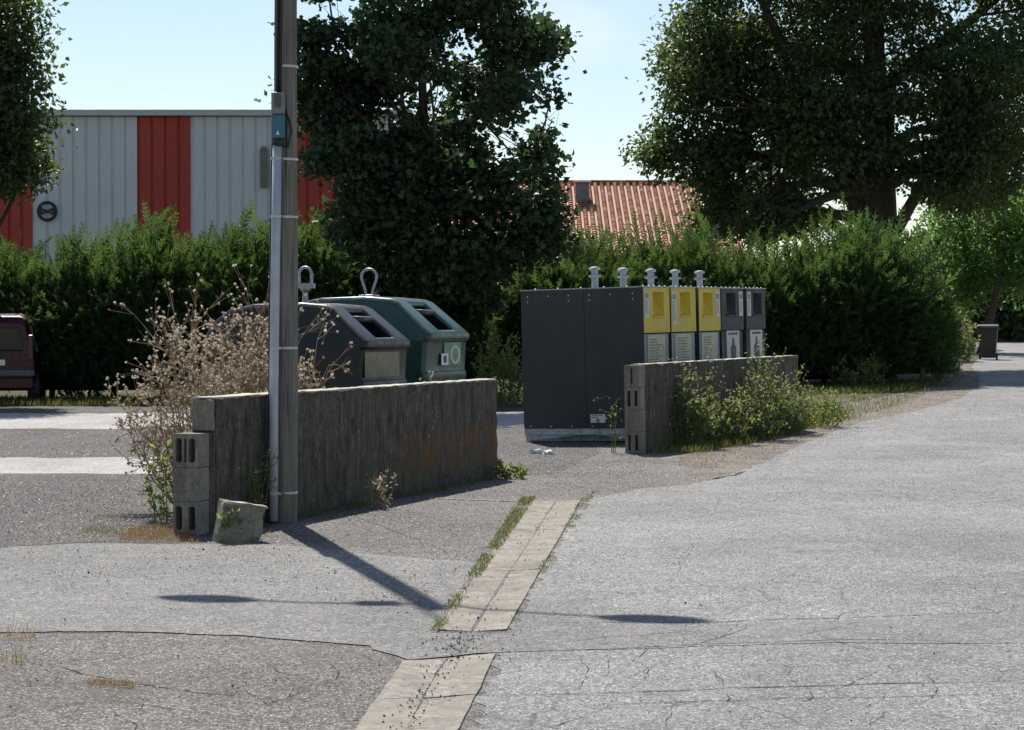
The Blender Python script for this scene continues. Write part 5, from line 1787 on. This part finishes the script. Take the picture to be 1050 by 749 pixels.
def house():
    dr = 76.0   # ridge depth
    de = 68.0   # eave depth
    zr = at(640, 189, dr).z
    ze = zr - (dr - de) * 0.36
    xl = at(440, 189, dr).x; xr = at(742, 189, dr).x
    t = thing('tiled_house', 'house with a red clay tile roof rising above the hedge', 'house', ((xl + xr) / 2, dr, 0))
    ox = (xl + xr) / 2
    L = xr - xl
    mb = MB(); mb.prism([(de - dr + 0.4, 0), (5.1, 0), (5.1, ze - 0.2), (0, zr - 0.25), (de - dr + 0.4, ze - 0.2)], 'x', -L / 2 + 0.2, L / 2 - 0.2)
    mb.build('wall', M['plaster'], t)
    # barrel tiles
    mb = MB()
    pitch = 0.225; rows = 34
    n = int(L / pitch)
    sl = math.hypot(dr - de, zr - ze) / rows
    dirv = Vector((0, (dr - de), zr - ze)).normalized()
    up = Vector((0, -dirv.z, dirv.y))
    for i in range(n):
        x = -L / 2 + (i + 0.5) * pitch
        for k in range(rows):
            s0 = Vector((x, de - dr, ze)) + dirv * (k * sl)
            vs = []
            for e, (rad, lift) in enumerate(((0.084, 0.028), (0.068, 0.0))):
                c = s0 + dirv * (sl * 1.1 * e) + up * lift
                for q in range(6):
                    a = math.pi * q / 5
                    vs.append(c + Vector((1, 0, 0)) * rad * math.cos(a) + up * rad * math.sin(a))
            fs = [(q, q + 1, 6 + q + 1, 6 + q) for q in range(5)]
            mb.add(vs, fs + [tuple(range(6))])
    # channels below
    vs = [Vector((-L / 2, de - dr, ze)), Vector((L / 2, de - dr, ze)), Vector((L / 2, 0, zr)), Vector((-L / 2, 0, zr))]
    mb.add(vs, [(0, 1, 2, 3)])
    b = [Vector((-L / 2, 5.5, ze)), Vector((L / 2, 5.5, ze)), Vector((L / 2, 0, zr)), Vector((-L / 2, 0, zr))]
    mb.add(b, [(0, 1, 2, 3)])
    rf = mb.build('roof', M['tiles'], t, recalc=False)
    mb = MB()
    x = -L / 2
    while x < L / 2:
        mb.tube([(x, 0, zr + 0.02), (x + 0.42, 0, zr + 0.03)], [0.13, 0.11], 10); x += 0.4
    mb.build('ridge_tile', M['tiles'], rf, recalc=True)['kind'] = 'stuff'
    # metal chimney
    c = at(596, 200, dr - 1.0)
    cx_, cy_ = c.x - ox, -2.0
    zb = zr - 2.0 * 0.36
    z1 = at(596, 190, dr - 1).z
    mb = MB(); mb.box((cx_, cy_, (zb - 0.5 + z1) / 2), (0.45, 0.45, z1 - zb + 0.5)); ch = mb.build('chimney', M['boxgrey'], rf, bevel=0.02)
    mb = MB(); mb.box((cx_, cy_, z1 - 0.16), (0.42, 0.42, 0.12)); mb.box((cx_, cy_, z1 + 0.03), (0.6, 0.6, 0.05)); mb.build('chimney_cap', M['conduit'], ch, bevel=0.02)


house()

# ------------------------------------------------------------------ light, sky, camera
sun_dir = Vector((-1.43, 5.8, 0)).normalized()
EL = math.atan2(7.65, 5.98)
sun_to = Vector((sun_dir.x * math.cos(EL), sun_dir.y * math.cos(EL), math.sin(EL)))
ld = bpy.data.lights.new('sun', 'SUN'); ld.energy = 4.6; ld.angle = R(0.53); ld.color = (1.0, 0.955, 0.88)
lo = bpy.data.objects.new('sun', ld); COL.objects.link(lo)
lo.location = (0, 0, 30)
lo.rotation_euler = sun_to.to_track_quat('Z', 'Y').to_euler()

w = bpy.data.worlds.new('World'); S.world = w; w.use_nodes = True
nt = w.node_tree; nt.nodes.clear()
wo = nt.nodes.new('ShaderNodeOutputWorld'); bg = nt.nodes.new('ShaderNodeBackground')
sky = nt.nodes.new('ShaderNodeTexSky'); sky.sky_type = 'NISHITA'; sky.sun_disc = False
sky.sun_elevation = EL
sky.sun_rotation = math.atan2(sun_dir.x, sun_dir.y)
sky.altitude = 100; sky.air_density = 1.0; sky.dust_density = 0.5; sky.ozone_density = 1.0
# faint wisps of high cloud
tc = nt.nodes.new('ShaderNodeTexCoord'); mp = nt.nodes.new('ShaderNodeMapping'); mp.inputs['Scale'].default_value = (2.2, 2.2, 7.0)
nt.links.new(tc.outputs['Generated'], mp.inputs[0])
cn = noise(nt, mp.outputs[0], 3.0, 7, 0.6, 0.6)
cf = ramp(nt, cn, [(0.52, g(0)), (0.8, g(0.45))])
cc = mixc(nt, cf, sky.outputs[0], (9.0, 9.2, 9.4))
nt.links.new(cc, bg.inputs[0]); bg.inputs[1].default_value = 0.09
nt.links.new(bg.outputs[0], wo.inputs[0])

cam = bpy.data.cameras.new('camera'); co = bpy.data.objects.new('camera', cam); COL.objects.link(co)
cam.sensor_width = 36; cam.lens = F / 1050 * 36; cam.clip_end = 3000; cam.clip_start = 0.1
co.location = (0, 0, CAMZ); co.rotation_euler = (math.pi / 2 - PITCH, 0, 0)
S.camera = co
S.render.engine = 'CYCLES'
S.view_settings.view_transform = 'Standard'; S.view_settings.look = 'None'; S.view_settings.exposure = 0.42; S.view_settings.gamma = 1
S.view_settings.use_curve_mapping = False
S.cycles.max_bounces = 6
